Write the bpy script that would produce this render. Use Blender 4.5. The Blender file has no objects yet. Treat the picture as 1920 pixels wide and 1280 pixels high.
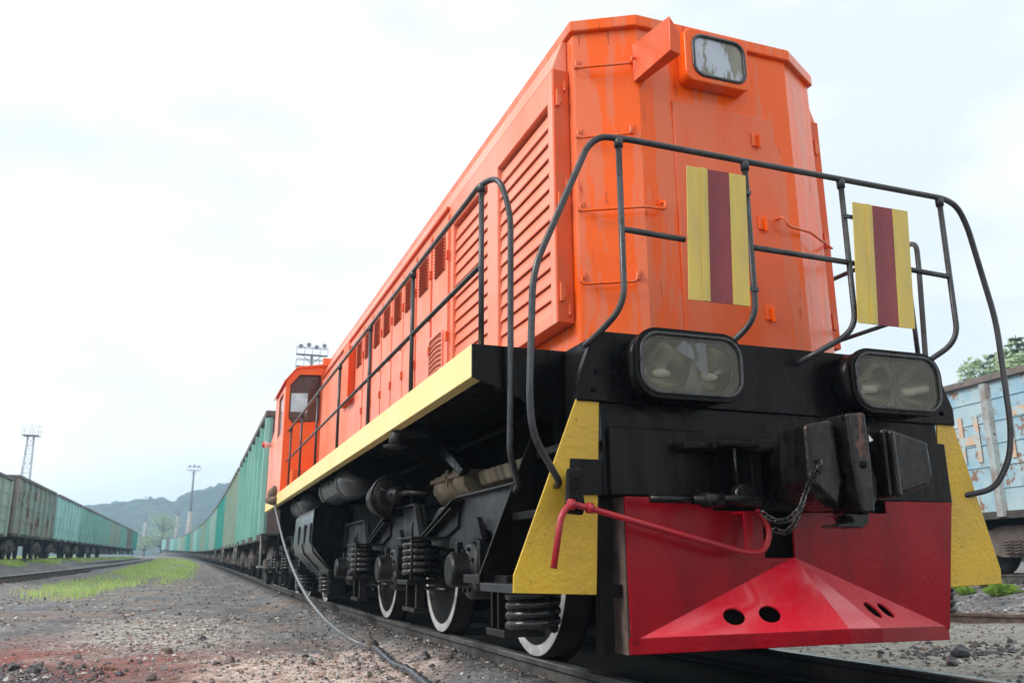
import bpy, bmesh, math, random
from math import sin, cos, pi, radians, sqrt, hypot, atan2, exp
from mathutils import Vector, Matrix, noise
random.seed(7)
S = bpy.context.scene
COL = S.collection
# ------------------------------------------------------------------ camera
cam_d = bpy.data.cameras.new("camera"); cam = bpy.data.objects.new("camera", cam_d); COL.objects.link(cam)
RW = ((0.93737, -0.08139, -0.33869), (-0.34826, -0.23752, -0.90680), (-0.00664, 0.96796, -0.25099))
M3 = Matrix(RW)
q = M3.to_quaternion(); q.normalize()
cam.rotation_mode = 'QUATERNION'; cam.rotation_quaternion = q
cam.location = (-2.876, 0.0, 0.558)
cam_d.sensor_width = 36.0; cam_d.lens = 1601.76 / 1920 * 36
cam_d.clip_start = 0.1; cam_d.clip_end = 4000
cam_d.dof.use_dof = True; cam_d.dof.focus_distance = 5.2; cam_d.dof.aperture_fstop = 4.0
S.camera = cam
# ------------------------------------------------------------------ world, sun, exposure
SUN_EL, SUN_AZ = radians(52), radians(-72)      # azimuth from +Y towards +X (the sun stands left of the train)
W = bpy.data.worlds.new("World"); S.world = W; W.use_nodes = True
nt = W.node_tree; nt.nodes.clear()
def N(nt, t, **k):
    n = nt.nodes.new(t)
    for a, b in k.items(): setattr(n, a, b)
    return n
sky = N(nt, 'ShaderNodeTexSky', sky_type='NISHITA', sun_disc=False)
sky.sun_elevation = SUN_EL; sky.sun_rotation = SUN_AZ
b1 = N(nt, 'ShaderNodeBackground'); b1.inputs['Strength'].default_value = 0.12
nt.links.new(sky.outputs[0], b1.inputs['Color'])
tc = N(nt, 'ShaderNodeTexCoord'); mp = N(nt, 'ShaderNodeMapping'); mp.inputs['Scale'].default_value = (1.3, 1.3, 3.2)
ns = N(nt, 'ShaderNodeTexNoise'); ns.inputs['Scale'].default_value = 1.6; ns.inputs['Detail'].default_value = 6; ns.inputs['Roughness'].default_value = 0.52
cr = N(nt, 'ShaderNodeValToRGB'); e = cr.color_ramp.elements
e[0].position = 0.37; e[0].color = (0.70, 0.76, 0.778, 1); e[1].position = 0.59; e[1].color = (1.0, 0.99, 0.985, 1)
b2 = N(nt, 'ShaderNodeBackground'); b2.inputs['Strength'].default_value = 1.05
mx = N(nt, 'ShaderNodeMixShader'); mx.inputs[0].default_value = 0.93
ou = N(nt, 'ShaderNodeOutputWorld')
nt.links.new(tc.outputs['Generated'], mp.inputs[0]); nt.links.new(mp.outputs[0], ns.inputs['Vector'])
nt.links.new(ns.outputs['Fac'], cr.inputs[0]); 
sx_ = N(nt, 'ShaderNodeSeparateXYZ'); nt.links.new(tc.outputs['Generated'], sx_.inputs[0])
hr_ = N(nt, 'ShaderNodeMapRange'); hr_.inputs['From Min'].default_value = -.02; hr_.inputs['From Max'].default_value = .20; hr_.inputs['To Min'].default_value = 1.45; hr_.inputs['To Max'].default_value = 1.0
nt.links.new(sx_.outputs['Z'], hr_.inputs[0]); sc_ = N(nt, 'ShaderNodeVectorMath', operation='SCALE'); nt.links.new(cr.outputs[0], sc_.inputs[0]); nt.links.new(hr_.outputs[0], sc_.inputs['Scale']); nt.links.new(sc_.outputs[0], b2.inputs['Color'])
nt.links.new(b1.outputs[0], mx.inputs[1]); nt.links.new(b2.outputs[0], mx.inputs[2]); nt.links.new(mx.outputs[0], ou.inputs[0])
sd = bpy.data.lights.new("sun", 'SUN'); sun = bpy.data.objects.new("sun", sd); COL.objects.link(sun)
sd.energy = 2.3; sd.angle = radians(24); sd.color = (1, 0.965, 0.92)
sv = Vector((sin(SUN_AZ) * cos(SUN_EL), cos(SUN_AZ) * cos(SUN_EL), sin(SUN_EL)))
sv = Vector((-0.92, 0.02, 0.62)).normalized()
sun.rotation_mode = 'QUATERNION'; sun.rotation_quaternion = sv.to_track_quat('Z', 'Y')
sky.sun_elevation = math.asin(sv.z); sky.sun_rotation = atan2(sv.x, sv.y)
S.view_settings.view_transform = 'Standard'; S.view_settings.look = 'None'; S.view_settings.gamma = 1
S.view_settings.exposure = 0.37
S.cycles.volume_bounces = 2; S.cycles.max_bounces = 8
S.cycles.transparent_max_bounces = 12

# ------------------------------------------------------------------ materials
MATS = {}
def mat(name, c1, c2=None, rough=0.5, rvar=0.0, scale=3.0, stretch=(1, 1, 1), bump=0.0, bscale=40.0, metal=0.0,
        spots=None, sp_scale=20.0, sp_thr=0.62, lo=0.4, hi=0.6, coat=0.0, alpha=1.0, spec=0.5, detail=6, extra=None, bdist=0.01):
    """painted / worn surface: two tones of the same paint in noise patches, fine spots of a third colour, bump and roughness noise"""
    m = bpy.data.materials.new(name); m.use_nodes = True; t = m.node_tree; L = t.links.new
    p = t.nodes['Principled BSDF']
    tc = N(t, 'ShaderNodeTexCoord'); mp = N(t, 'ShaderNodeMapping'); mp.inputs['Scale'].default_value = stretch
    L(tc.outputs['Object'], mp.inputs[0])
    col = None
    if c2 is None: c2 = c1
    n1 = N(t, 'ShaderNodeTexNoise'); n1.inputs['Scale'].default_value = scale; n1.inputs['Detail'].default_value = detail; n1.inputs['Roughness'].default_value = 0.6
    L(mp.outputs[0], n1.inputs['Vector'])
    r = N(t, 'ShaderNodeValToRGB'); e = r.color_ramp.elements
    e[0].position = lo; e[0].color = (*c1, 1); e[1].position = hi; e[1].color = (*c2, 1)
    L(n1.outputs['Fac'], r.inputs[0]); col = r.outputs[0]
    if spots:
        n2 = N(t, 'ShaderNodeTexNoise'); n2.inputs['Scale'].default_value = sp_scale; n2.inputs['Detail'].default_value = 5; n2.inputs['Roughness'].default_value = 0.65
        L(mp.outputs[0], n2.inputs['Vector'])
        r2 = N(t, 'ShaderNodeValToRGB'); e = r2.color_ramp.elements
        e[0].position = sp_thr; e[0].color = (0, 0, 0, 1); e[1].position = sp_thr + 0.05; e[1].color = (1, 1, 1, 1)
        L(n2.outputs['Fac'], r2.inputs[0])
        mm = N(t, 'ShaderNodeMix', data_type='RGBA'); L(r2.outputs[0], mm.inputs['Factor']); L(col, mm.inputs['A']); mm.inputs['B'].default_value = (*spots, 1)
        col = mm.outputs['Result']
    L(col, p.inputs['Base Color'])
    p.inputs['Metallic'].default_value = metal; p.inputs['Specular IOR Level'].default_value = spec
    if rvar:
        n3 = N(t, 'ShaderNodeTexNoise'); n3.inputs['Scale'].default_value = scale * 2.3; n3.inputs['Detail'].default_value = 4
        L(mp.outputs[0], n3.inputs['Vector'])
        mr = N(t, 'ShaderNodeMapRange'); mr.inputs['From Min'].default_value = 0.3; mr.inputs['From Max'].default_value = 0.7
        mr.inputs['To Min'].default_value = max(0.03, rough - rvar); mr.inputs['To Max'].default_value = min(1, rough + rvar)
        L(n3.outputs['Fac'], mr.inputs[0]); L(mr.outputs[0], p.inputs['Roughness'])
    else: p.inputs['Roughness'].default_value = rough
    if coat: p.inputs['Coat Weight'].default_value = coat; p.inputs['Coat Roughness'].default_value = 0.12
    if bump:
        n4 = N(t, 'ShaderNodeTexNoise'); n4.inputs['Scale'].default_value = bscale; n4.inputs['Detail'].default_value = 5; n4.inputs['Roughness'].default_value = 0.6
        L(tc.outputs['Object'], n4.inputs['Vector'])
        bp = N(t, 'ShaderNodeBump'); bp.inputs['Strength'].default_value = bump; bp.inputs['Distance'].default_value = bdist
        L(n4.outputs['Fac'], bp.inputs['Height']); L(bp.outputs[0], p.inputs['Normal'])
    if alpha < 1: p.inputs['Alpha'].default_value = alpha
    MATS[name] = m
    return m
# orange paint, fresh orange showing through chalked salmon patches in vertical runs
mat('orange_front', (0.90, 0.118, 0.004), (0.78, 0.165, 0.065), rough=0.24, rvar=0.10, scale=2.3, stretch=(2.6, 2.6, 0.34), lo=0.49, hi=0.53,
    spots=(0.52, 0.060, 0.010), sp_scale=6.5, sp_thr=0.62, bump=0.16, bscale=5, bdist=0.02, detail=9, coat=0.12, spec=0.3)
mat('orange_door', (0.80, 0.125, 0.032), (0.78, 0.155, 0.058), rough=0.26, rvar=0.08, scale=2.0, stretch=(2.2, 2.2, 0.5), lo=0.45, hi=0.56,
    spots=(0.50, 0.065, 0.010), sp_scale=5, sp_thr=0.70, bump=0.14, bscale=4, bdist=0.02, detail=9, coat=0.1, spec=0.3)
mat('orange_side_glare', (0.90, 0.215, 0.105), (0.92, 0.34, 0.23), rough=0.42, rvar=0.08, scale=0.9, stretch=(1, 1, 0.5), lo=0.35, hi=0.65,
    spots=(0.60, 0.09, 0.02), sp_scale=7, sp_thr=0.71, bump=0.08, bscale=4, bdist=0.02)  # side orange paled to salmon, the glare is put into the colour
mat('orange_edge', (0.76, 0.095, 0.016), (0.66, 0.11, 0.035), spec=.3, rough=0.35, rvar=0.1, scale=4, bump=0.08, bscale=10)
mat('orange_cab', (0.90, 0.12, 0.012), (0.86, 0.15, 0.02), rough=0.40, rvar=0.08, scale=2, bump=0.05, bscale=6)
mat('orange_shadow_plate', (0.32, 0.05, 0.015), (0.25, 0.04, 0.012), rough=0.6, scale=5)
mat('black_paint', (0.0020, 0.0020, 0.0022), (0.0055, 0.0055, 0.006), spec=0.13, rough=0.26, rvar=0.16, scale=2.6, stretch=(2.2, 2.2, 0.35), lo=.45, hi=.62, spots=(0.024, 0.023, 0.022), sp_scale=9, sp_thr=0.69, bump=0.32, bscale=30, bdist=0.004)
mat('black_rough', (0.003, 0.003, 0.003), (0.008, 0.0075, 0.0075), spec=0.15, rough=0.5, rvar=0.15, scale=6, bump=0.35, bscale=35, bdist=0.006)
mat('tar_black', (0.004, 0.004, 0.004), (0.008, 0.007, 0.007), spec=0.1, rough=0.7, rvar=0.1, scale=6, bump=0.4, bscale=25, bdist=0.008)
mat('rail_tube', (0.028, 0.030, 0.033), (0.050, 0.053, 0.058), rough=0.32, rvar=0.10, scale=9, stretch=(1, 1, 1), bump=0.15, bscale=60, bdist=0.002, spots=(0.012, 0.012, 0.012), sp_scale=30, sp_thr=0.60)
mat('grey_frame', (0.034, 0.036, 0.039), (0.016, 0.017, 0.018), spec=0.3, rough=0.42, rvar=0.12, scale=3, bump=0.2, bscale=30, bdist=0.004)
mat('dark_frame', (0.005, 0.005, 0.0055), (0.015, 0.014, 0.014), spec=0.3, rough=0.36, rvar=0.14, scale=5, bump=0.3, bscale=28, bdist=0.005)
mat('spring_steel', (0.010, 0.010, 0.011), (0.020, 0.021, 0.022), rough=0.24, rvar=0.10, scale=12, bump=0.1, bscale=50, bdist=0.002)
mat('wheel_dark', (0.004, 0.004, 0.004), (0.009, 0.0085, 0.008), spec=0.2, rough=0.55, scale=6, bump=0.2, bscale=30)
mat('wheel_white', (0.52, 0.53, 0.52), (0.36, 0.36, 0.34), rough=0.6, scale=7, spots=(0.22, 0.19, 0.16), sp_scale=26, sp_thr=0.62, bump=0.1, bscale=30)
mat('yellow_plate', (0.72, 0.46, 0.035), (0.62, 0.39, 0.045), rough=0.36, rvar=0.1, scale=3, spots=(0.30, 0.19, 0.03), sp_scale=42, sp_thr=0.635, bump=0.85, bscale=40, bdist=0.007)
mat('yellow_sill', (0.90, 0.73, 0.30), (0.88, 0.68, 0.26), rough=0.4, rvar=0.08, scale=2, bump=0.08, bscale=12, spots=(0.45, 0.34, 0.14), sp_scale=18, sp_thr=0.72)  # paler than the step plates, overexposure put into the colour
mat('board_yellow', (0.66, 0.49, 0.085), (0.56, 0.42, 0.11), spots=(0.40, 0.30, 0.10), sp_scale=16, sp_thr=.66, rough=0.45, rvar=0.08, scale=4, stretch=(1.6, 1.6, .5), bump=0.12, bscale=14)
mat('board_red', (0.26, 0.022, 0.030), (0.19, 0.018, 0.026), spots=(0.36, 0.10, 0.09), sp_scale=24, sp_thr=.70, rough=0.42, rvar=0.1, scale=4, stretch=(1.6, 1.6, .5), bump=0.06, bscale=14)
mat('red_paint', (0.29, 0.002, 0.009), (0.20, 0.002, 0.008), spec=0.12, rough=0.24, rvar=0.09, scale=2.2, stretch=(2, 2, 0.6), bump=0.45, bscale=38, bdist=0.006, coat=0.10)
mat('red_slope', (0.62, 0.006, 0.022), (0.64, 0.060, 0.085), lo=.46, hi=.68, rough=0.26, rvar=0.12, scale=2.2, bump=0.55, bscale=55, bdist=0.008, coat=1.0, spots=(0.30, 0.03, 0.03), sp_scale=22, sp_thr=.69)  # pink patches paint sky highlights onto the wedge
mat('red_rod', (0.42, 0.012, 0.022), (0.34, 0.02, 0.03), rough=0.35, rvar=0.08, scale=9, bump=0.2, bscale=50)
mat('cast_iron', (0.0035, 0.0034, 0.0034), (0.020, 0.018, 0.016), lo=.48, hi=.70, spec=0.3, rough=0.30, rvar=0.14, scale=8, stretch=(1.5, 1.5, 0.6), bump=0.5, bscale=35, bdist=0.006, spots=(0.12, 0.050, 0.028), sp_scale=6, sp_thr=0.63)
mat('chain_steel', (0.06, 0.06, 0.062), (0.02, 0.02, 0.02), rough=0.25, metal=0.7, scale=20)
mat('rust_steel', (0.105, 0.070, 0.055), (0.18, 0.13, 0.11), rough=0.75, scale=9, bump=0.4, bscale=40)
mat('rail_head', (0.52, 0.51, 0.50), (0.34, 0.32, 0.30), rough=0.26, rvar=0.1, metal=0.8, scale=5, stretch=(3, .4, 1))
mat('rail_side', (0.040, 0.037, 0.035), (0.085, 0.078, 0.072), rough=0.8, scale=8, bump=0.4, bscale=30)
mat('rail_web_shaded', (0.012, 0.011, 0.011), (0.022, 0.02, 0.02), rough=0.7, scale=8, bump=0.3, bscale=30)  # right rail web blackened, shade on its flank put into the colour
mat('lamp_reflector', (0.52, 0.49, 0.36), (0.36, 0.34, 0.25), rough=0.16, metal=1.0, scale=4)
mat('lamp_inner', (0.11, 0.105, 0.08), (0.06, 0.058, 0.045), rough=0.6, scale=6)
mat('lamp_bulb', (0.95, 0.90, 0.66), (0.85, 0.80, 0.58), rough=0.2, scale=6)
mat('gasket', (0.010, 0.011, 0.012), (0.02, 0.021, 0.022), rough=0.38, scale=8)
mat('canvas', (0.27, 0.23, 0.155), (0.17, 0.14, 0.095), rough=0.9, scale=4, bump=0.6, bscale=9, bdist=0.03)
mat('canvas_strap', (0.20, 0.155, 0.10), rough=0.9)
mat('tank_paint', (0.075, 0.082, 0.084), (0.12, 0.13, 0.13), rough=0.30, rvar=0.08, scale=2.5, bump=0.1, bscale=10, coat=0.2)
mat('seal_dark', (0.05, 0.018, 0.010), rough=0.7)
mat('cab_inside', (0.11, 0.07, 0.05), (0.08, 0.06, 0.05), rough=0.8)
mat('white_mark', (0.8, 0.8, 0.82), rough=0.5)
mat('marker_red', (0.55, 0.01, 0.02), rough=0.2)
mat('marker_white', (0.8, 0.75, 0.7), rough=0.3)
mat('hose_rubber', (0.15, 0.155, 0.16), (0.09, 0.095, 0.10), rough=0.26, rvar=0.08, scale=16, bump=0.15, bscale=30)
mat('hose_wrapped', (0.030, 0.034, 0.042), (0.07, 0.075, 0.085), rough=0.32, rvar=0.1, scale=14, bump=0.5, bscale=26, bdist=0.01)
mat('cloth_knot', (0.16, 0.12, 0.08), (0.08, 0.07, 0.06), rough=0.9, scale=14, bump=0.6, bscale=30)
mat('concrete', (0.42, 0.38, 0.32), (0.32, 0.29, 0.25), rough=0.85, scale=1.5, bump=0.2, bscale=8)
mat('mast_steel', (0.16, 0.17, 0.18), (0.22, 0.22, 0.22), rough=0.6, scale=2)
mat('mast_pale', (0.40, 0.42, 0.43), (0.34, 0.34, 0.34), rough=0.6, scale=2)
mat('bark', (0.09, 0.065, 0.045), (0.05, 0.038, 0.03), rough=0.9, scale=9, bump=0.6, bscale=20)
mat('sleeper', (0.11, 0.095, 0.08), (0.07, 0.06, 0.052), rough=0.9, scale=6, bump=0.5, bscale=20)
def wagon_paint(n, a, b, rust=(0.13, 0.085, 0.065), thr=0.60, s=1.6):
    m = _wp(n, a, b, rust, thr, s); t = m.node_tree; mp = [x for x in t.nodes if x.type == 'MAPPING'][0]
    oi = N(t, 'ShaderNodeObjectInfo'); mu = N(t, 'ShaderNodeMath', operation='MULTIPLY'); mu.inputs[1].default_value = 60
    t.links.new(oi.outputs['Random'], mu.inputs[0]); t.links.new(mu.outputs[0], mp.inputs['Location']); return m
def _wp(n, a, b, rust, thr, s):
    return mat(n, a, b, rough=0.6, rvar=0.1, scale=1.1, stretch=(1, 1, 0.6), lo=0.38, hi=0.62, spots=rust, sp_scale=s, sp_thr=thr, bump=0.15, bscale=6)
WG = [wagon_paint('wagon_teal', (0.16, 0.40, 0.34), (0.25, 0.48, 0.42), thr=0.72),
      wagon_paint('wagon_sage', (0.25, 0.36, 0.28), (0.33, 0.42, 0.34), thr=0.64),
      wagon_paint('wagon_turquoise', (0.03, 0.34, 0.29), (0.06, 0.38, 0.33), thr=0.74),
      wagon_paint('wagon_pale', (0.36, 0.52, 0.46), (0.28, 0.44, 0.38), thr=0.70),
      wagon_paint('wagon_brown', (0.25, 0.225, 0.18), (0.19, 0.30, 0.25), thr=0.55),
      wagon_paint('wagon_aqua', (0.36, 0.64, 0.62), (0.28, 0.52, 0.48), thr=0.72),
      wagon_paint('wagon_grey', (0.22, 0.24, 0.22), (0.17, 0.17, 0.15), thr=0.62)]
mat('wagon_blue', (0.23, 0.40, 0.50), (0.38, 0.50, 0.53), rough=0.6, rvar=0.1, scale=1.6, lo=0.4, hi=0.62, spots=(0.23, 0.13, 0.085), sp_scale=4.5, sp_thr=0.575, bump=0.3, bscale=9)
mat('wagon_post', (0.35, 0.40, 0.40), (0.22, 0.19, 0.17), rough=0.65, scale=3, bump=0.3, bscale=12, spots=(0.12, 0.06, 0.04), sp_scale=9, sp_thr=0.6)
mat('peeled_letter', (0.55, 0.38, 0.27), (0.38, 0.47, 0.48), rough=0.7, scale=5.0, lo=0.53, hi=0.58, spots=(0.30, 0.16, 0.10), sp_scale=8, sp_thr=0.58)
mat('wagon_rim', (0.17, 0.145, 0.13), (0.12, 0.10, 0.09), rough=0.8, scale=4, bump=0.3, bscale=14)
mat('wagon_under', (0.035, 0.030, 0.028), (0.06, 0.052, 0.046), rough=0.85, scale=4, bump=0.3, bscale=12)
mat('bogie_cast', (0.13, 0.105, 0.092), (0.085, 0.07, 0.062), rough=0.8, scale=5, bump=0.4, bscale=16)

def glass(name, col, rough, alpha, spots=None, stretch=(1, 1, 1), thr=.63):
    m = mat(name, col, tuple(c * 0.75 for c in col), rough=rough, scale=7, spots=spots, sp_scale=9, sp_thr=thr, stretch=stretch)
    t = m.node_tree; p = t.nodes['Principled BSDF']
    n = N(t, 'ShaderNodeTexNoise'); n.inputs['Scale'].default_value = 4; n.inputs['Detail'].default_value = 5
    tc = N(t, 'ShaderNodeTexCoord'); t.links.new(tc.outputs['Object'], n.inputs['Vector'])
    mr = N(t, 'ShaderNodeMapRange'); mr.inputs['From Min'].default_value = .3; mr.inputs['From Max'].default_value = .7
    mr.inputs['To Min'].default_value = max(0, alpha - .10); mr.inputs['To Max'].default_value = min(1, alpha + .10)
    t.links.new(n.outputs['Fac'], mr.inputs[0]); t.links.new(mr.outputs[0], p.inputs['Alpha'])
    p.inputs['Specular IOR Level'].default_value = 0.8
    return m
glass('lens_glass', (0.15, 0.145, 0.11), 0.04, 0.27, spots=(0.26, 0.25, 0.20))
mat('lamp_liner', (0.20, 0.19, 0.14), (0.10, 0.095, 0.07), rough=0.6, scale=6)
mat('shard_reflection', (0.26, 0.30, 0.36), (0.42, 0.46, 0.52), rough=0.12, scale=9, stretch=(1, 1, .6))  # broken-glass patch, pale blue reflection put into its colour
glass('nose_glass', (0.27, 0.27, 0.20), 0.20, 0.85, spots=(0.50, 0.56, 0.64), stretch=(1, 1, .28), thr=.50)
glass('window_glass', (0.10, 0.085, 0.08), 0.06, 0.40)

# leaf-like materials
def leaf(name, c1, c2, tr=0.25, scale=0.6):
    m = bpy.data.materials.new(name); m.use_nodes = True; t = m.node_tree; L = t.links.new; p = t.nodes['Principled BSDF']
    g = N(t, 'ShaderNodeNewGeometry'); n = N(t, 'ShaderNodeTexNoise'); n.inputs['Scale'].default_value = scale; n.inputs['Detail'].default_value = 3
    L(g.outputs['Position'], n.inputs['Vector'])
    ad = N(t, 'ShaderNodeMath', operation='ADD'); L(n.outputs['Fac'], ad.inputs[0])
    ml = N(t, 'ShaderNodeMath', operation='MULTIPLY'); L(g.outputs['Random Per Island'], ml.inputs[0]); ml.inputs[1].default_value = 0.5; L(ml.outputs[0], ad.inputs[1])
    r = N(t, 'ShaderNodeValToRGB'); e = r.color_ramp.elements; e[0].position = .45; e[0].color = (*c1, 1); e[1].position = 1.0; e[1].color = (*c2, 1)
    L(ad.outputs[0], r.inputs[0]); L(r.outputs[0], p.inputs['Base Color']); p.inputs['Roughness'].default_value = 0.6
    tl = N(t, 'ShaderNodeBsdfTranslucent'); L(r.outputs[0], tl.inputs[0]); mxs = N(t, 'ShaderNodeMixShader'); mxs.inputs[0].default_value = tr
    o = [x for x in t.nodes if x.type == 'OUTPUT_MATERIAL'][0]
    L(p.outputs[0], mxs.inputs[1]); L(tl.outputs[0], mxs.inputs[2]); L(mxs.outputs[0], o.inputs[0])
    MATS[name] = m; return m
leaf('grass_blade', (0.36, 0.52, 0.12), (0.62, 0.78, 0.25), tr=0.35)
leaf('weed_leaf', (0.14, 0.27, 0.04), (0.30, 0.46, 0.07), tr=0.3, scale=3)
leaf('pine_needles', (0.10, 0.17, 0.09), (0.20, 0.29, 0.14))
leaf('tree_leaves', (0.22, 0.32, 0.16), (0.38, 0.48, 0.26))
leaf('dark_leaves', (0.04, 0.09, 0.03), (0.10, 0.17, 0.05))
mat('hill_forest', (0.010, 0.028, 0.014), (0.050, 0.085, 0.032), rough=0.9, scale=0.10, bump=1.0, bscale=0.12, bdist=6)

# ground: ash and coal dust with pale gravel, a spill of red ore and a pale chalky heap
def ground_mat():
    m = bpy.data.materials.new('ash_ground'); m.use_nodes = True; t = m.node_tree; L = t.links.new; p = t.nodes['Principled BSDF']
    g = N(t, 'ShaderNodeNewGeometry'); P = g.outputs['Position']
    def nz(s, d=6, r=.6, vec=P):
        n = N(t, 'ShaderNodeTexNoise'); n.inputs['Scale'].default_value = s; n.inputs['Detail'].default_value = d; n.inputs['Roughness'].default_value = r
        L(vec, n.inputs['Vector']); return n.outputs['Fac']
    def ramp(f, a, b, ca, cb):
        r = N(t, 'ShaderNodeValToRGB'); e = r.color_ramp.elements; e[0].position = a; e[0].color = (*ca, 1); e[1].position = b; e[1].color = (*cb, 1)
        L(f, r.inputs[0]); return r.outputs[0]
    def mix(f, a, b):
        x = N(t, 'ShaderNodeMix', data_type='RGBA')
        if isinstance(f, float): x.inputs['Factor'].default_value = f
        else: L(f, x.inputs['Factor'])
        for s, v in (('A', a), ('B', b)):
            if isinstance(v, tuple): x.inputs[s].default_value = (*v, 1)
            else: L(v, x.inputs[s])
        return x.outputs['Result']
    def blob(x, y, r, sx=1, sy=1, fr=0.6, n=0.9):
        mp = N(t, 'ShaderNodeMapping'); mp.inputs['Location'].default_value = (-x * sx, -y * sy, 0); mp.inputs['Scale'].default_value = (sx, sy, 0)
        L(P, mp.inputs[0]); l = N(t, 'ShaderNodeVectorMath', operation='LENGTH'); L(mp.outputs[0], l.inputs[0])
        a = N(t, 'ShaderNodeMath', operation='MULTIPLY_ADD'); L(nz(1.7), a.inputs[0]); a.inputs[1].default_value = n * 2; L(l.outputs['Value'], a.inputs[2])
        mr = N(t, 'ShaderNodeMapRange'); mr.inputs['From Min'].default_value = r + n + fr; mr.inputs['From Max'].default_value = r + n - fr * .4; L(a.outputs[0], mr.inputs[0]); return mr.outputs[0]
    base = ramp(nz(1.1, 8, .65), .35, .66, (0.125, 0.126, 0.130), (0.24, 0.24, 0.24))
    brown = ramp(nz(.45, 5), .48, .62, (0, 0, 0), (1, 1, 1))
    base = mix(brown, base, ramp(nz(2.3, 8, .7), .4, .62, (0.19, 0.15, 0.13), (0.31, 0.255, 0.22)))
    pale = ramp(nz(1.9, 9, .72), .56, .68, (0, 0, 0), (1, 1, 1))
    base = mix(pale, base, (0.46, 0.44, 0.42))
    base = mix(blob(-3.35, 8.2, 0.80, .85, .38, .55, .9), base, ramp(nz(5, 6), .4, .6, (0.30, 0.10, 0.085), (0.25, 0.125, 0.11)))
    base = mix(blob(-3.0, 10.6, 0.8, 1.0, .35, .5), base, ramp(nz(14, 6), .42, .58, (0.22, 0.21, 0.19), (0.52, 0.50, 0.46)))
    base = mix(blob(-1.95, 6.5, 0.62, 1.0, .5, .35, .5), base, ramp(nz(9, 7), .36, .58, (0.42, 0.28, 0.23), (0.74, 0.60, 0.53)))
    base = mix(blob(-3.9, 6.3, 0.35, 1., .8, .3, .4), base, ramp(nz(9, 7), .38, .6, (0.05, 0.05, 0.06), (0.16, 0.16, 0.19)))
    base = mix(blob(4.2, 5.6, 2.3, 1., .8, .8, .6), base, ramp(nz(6, 7), .38, .62, (0.30, 0.285, 0.25), (0.50, 0.47, 0.41)))
    # oil-black strip between and beside the rails, engine shade painted in too
    sx = N(t, 'ShaderNodeSeparateXYZ'); L(P, sx.inputs[0])
    ax = N(t, 'ShaderNodeMath', operation='ABSOLUTE'); L(sx.outputs[0], ax.inputs[0])
    a2 = N(t, 'ShaderNodeMath', operation='MULTIPLY_ADD'); L(nz(3), a2.inputs[0]); a2.inputs[1].default_value = .5; L(ax.outputs[0], a2.inputs[2])
    mr = N(t, 'ShaderNodeMapRange'); mr.inputs['From Min'].default_value = 1.50; mr.inputs['From Max'].default_value = 1.08; L(a2.outputs[0], mr.inputs[0])
    base = mix(mr.outputs[0], base, (0.009, 0.009, 0.0085))
    vo = N(t, 'ShaderNodeTexVoronoi'); vo.inputs['Scale'].default_value = 42; L(P, vo.inputs['Vector'])
    hs = N(t, 'ShaderNodeSeparateColor'); L(vo.outputs['Color'], hs.inputs[0])
    sp = N(t, 'ShaderNodeMapRange'); sp.inputs['From Min'].default_value = 0; sp.inputs['From Max'].default_value = 1; sp.inputs['To Min'].default_value = .74; sp.inputs['To Max'].default_value = 1.28
    L(hs.outputs[0], sp.inputs[0])
    mu = N(t, 'ShaderNodeVectorMath', operation='SCALE'); L(base, mu.inputs[0]); L(sp.outputs[0], mu.inputs['Scale'])
    L(mu.outputs[0], p.inputs['Base Color']); p.inputs['Roughness'].default_value = 0.88; p.inputs['Specular IOR Level'].default_value = .3
    b = N(t, 'ShaderNodeBump'); b.inputs['Strength'].default_value = .8; b.inputs['Distance'].default_value = .012; L(vo.outputs['Distance'], b.inputs['Height'])
    b2 = N(t, 'ShaderNodeBump'); b2.inputs['Strength'].default_value = .9; b2.inputs['Distance'].default_value = .05; L(nz(9, 8, .7), b2.inputs['Height']); L(b.outputs[0], b2.inputs['Normal'])
    L(b2.outputs[0], p.inputs['Normal'])
    MATS['ash_ground'] = m
ground_mat()
mat('stone_grey', (0.15, 0.148, 0.145), (0.23, 0.22, 0.21), rough=0.85, scale=12, bump=0.3, bscale=40)
mat('stone_pale', (0.42, 0.40, 0.37), (0.55, 0.52, 0.47), rough=0.85, scale=12)
mat('stone_dark', (0.035, 0.036, 0.042), (0.07, 0.07, 0.08), rough=0.5, scale=12, bump=0.3, bscale=40)
mat('stone_rust', (0.24, 0.12, 0.085), (0.32, 0.20, 0.13), rough=0.85, scale=12)
mat('stone_brown', (0.12, 0.095, 0.085), (0.18, 0.15, 0.13), rough=0.85, scale=9, bump=0.5, bscale=30)

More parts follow.
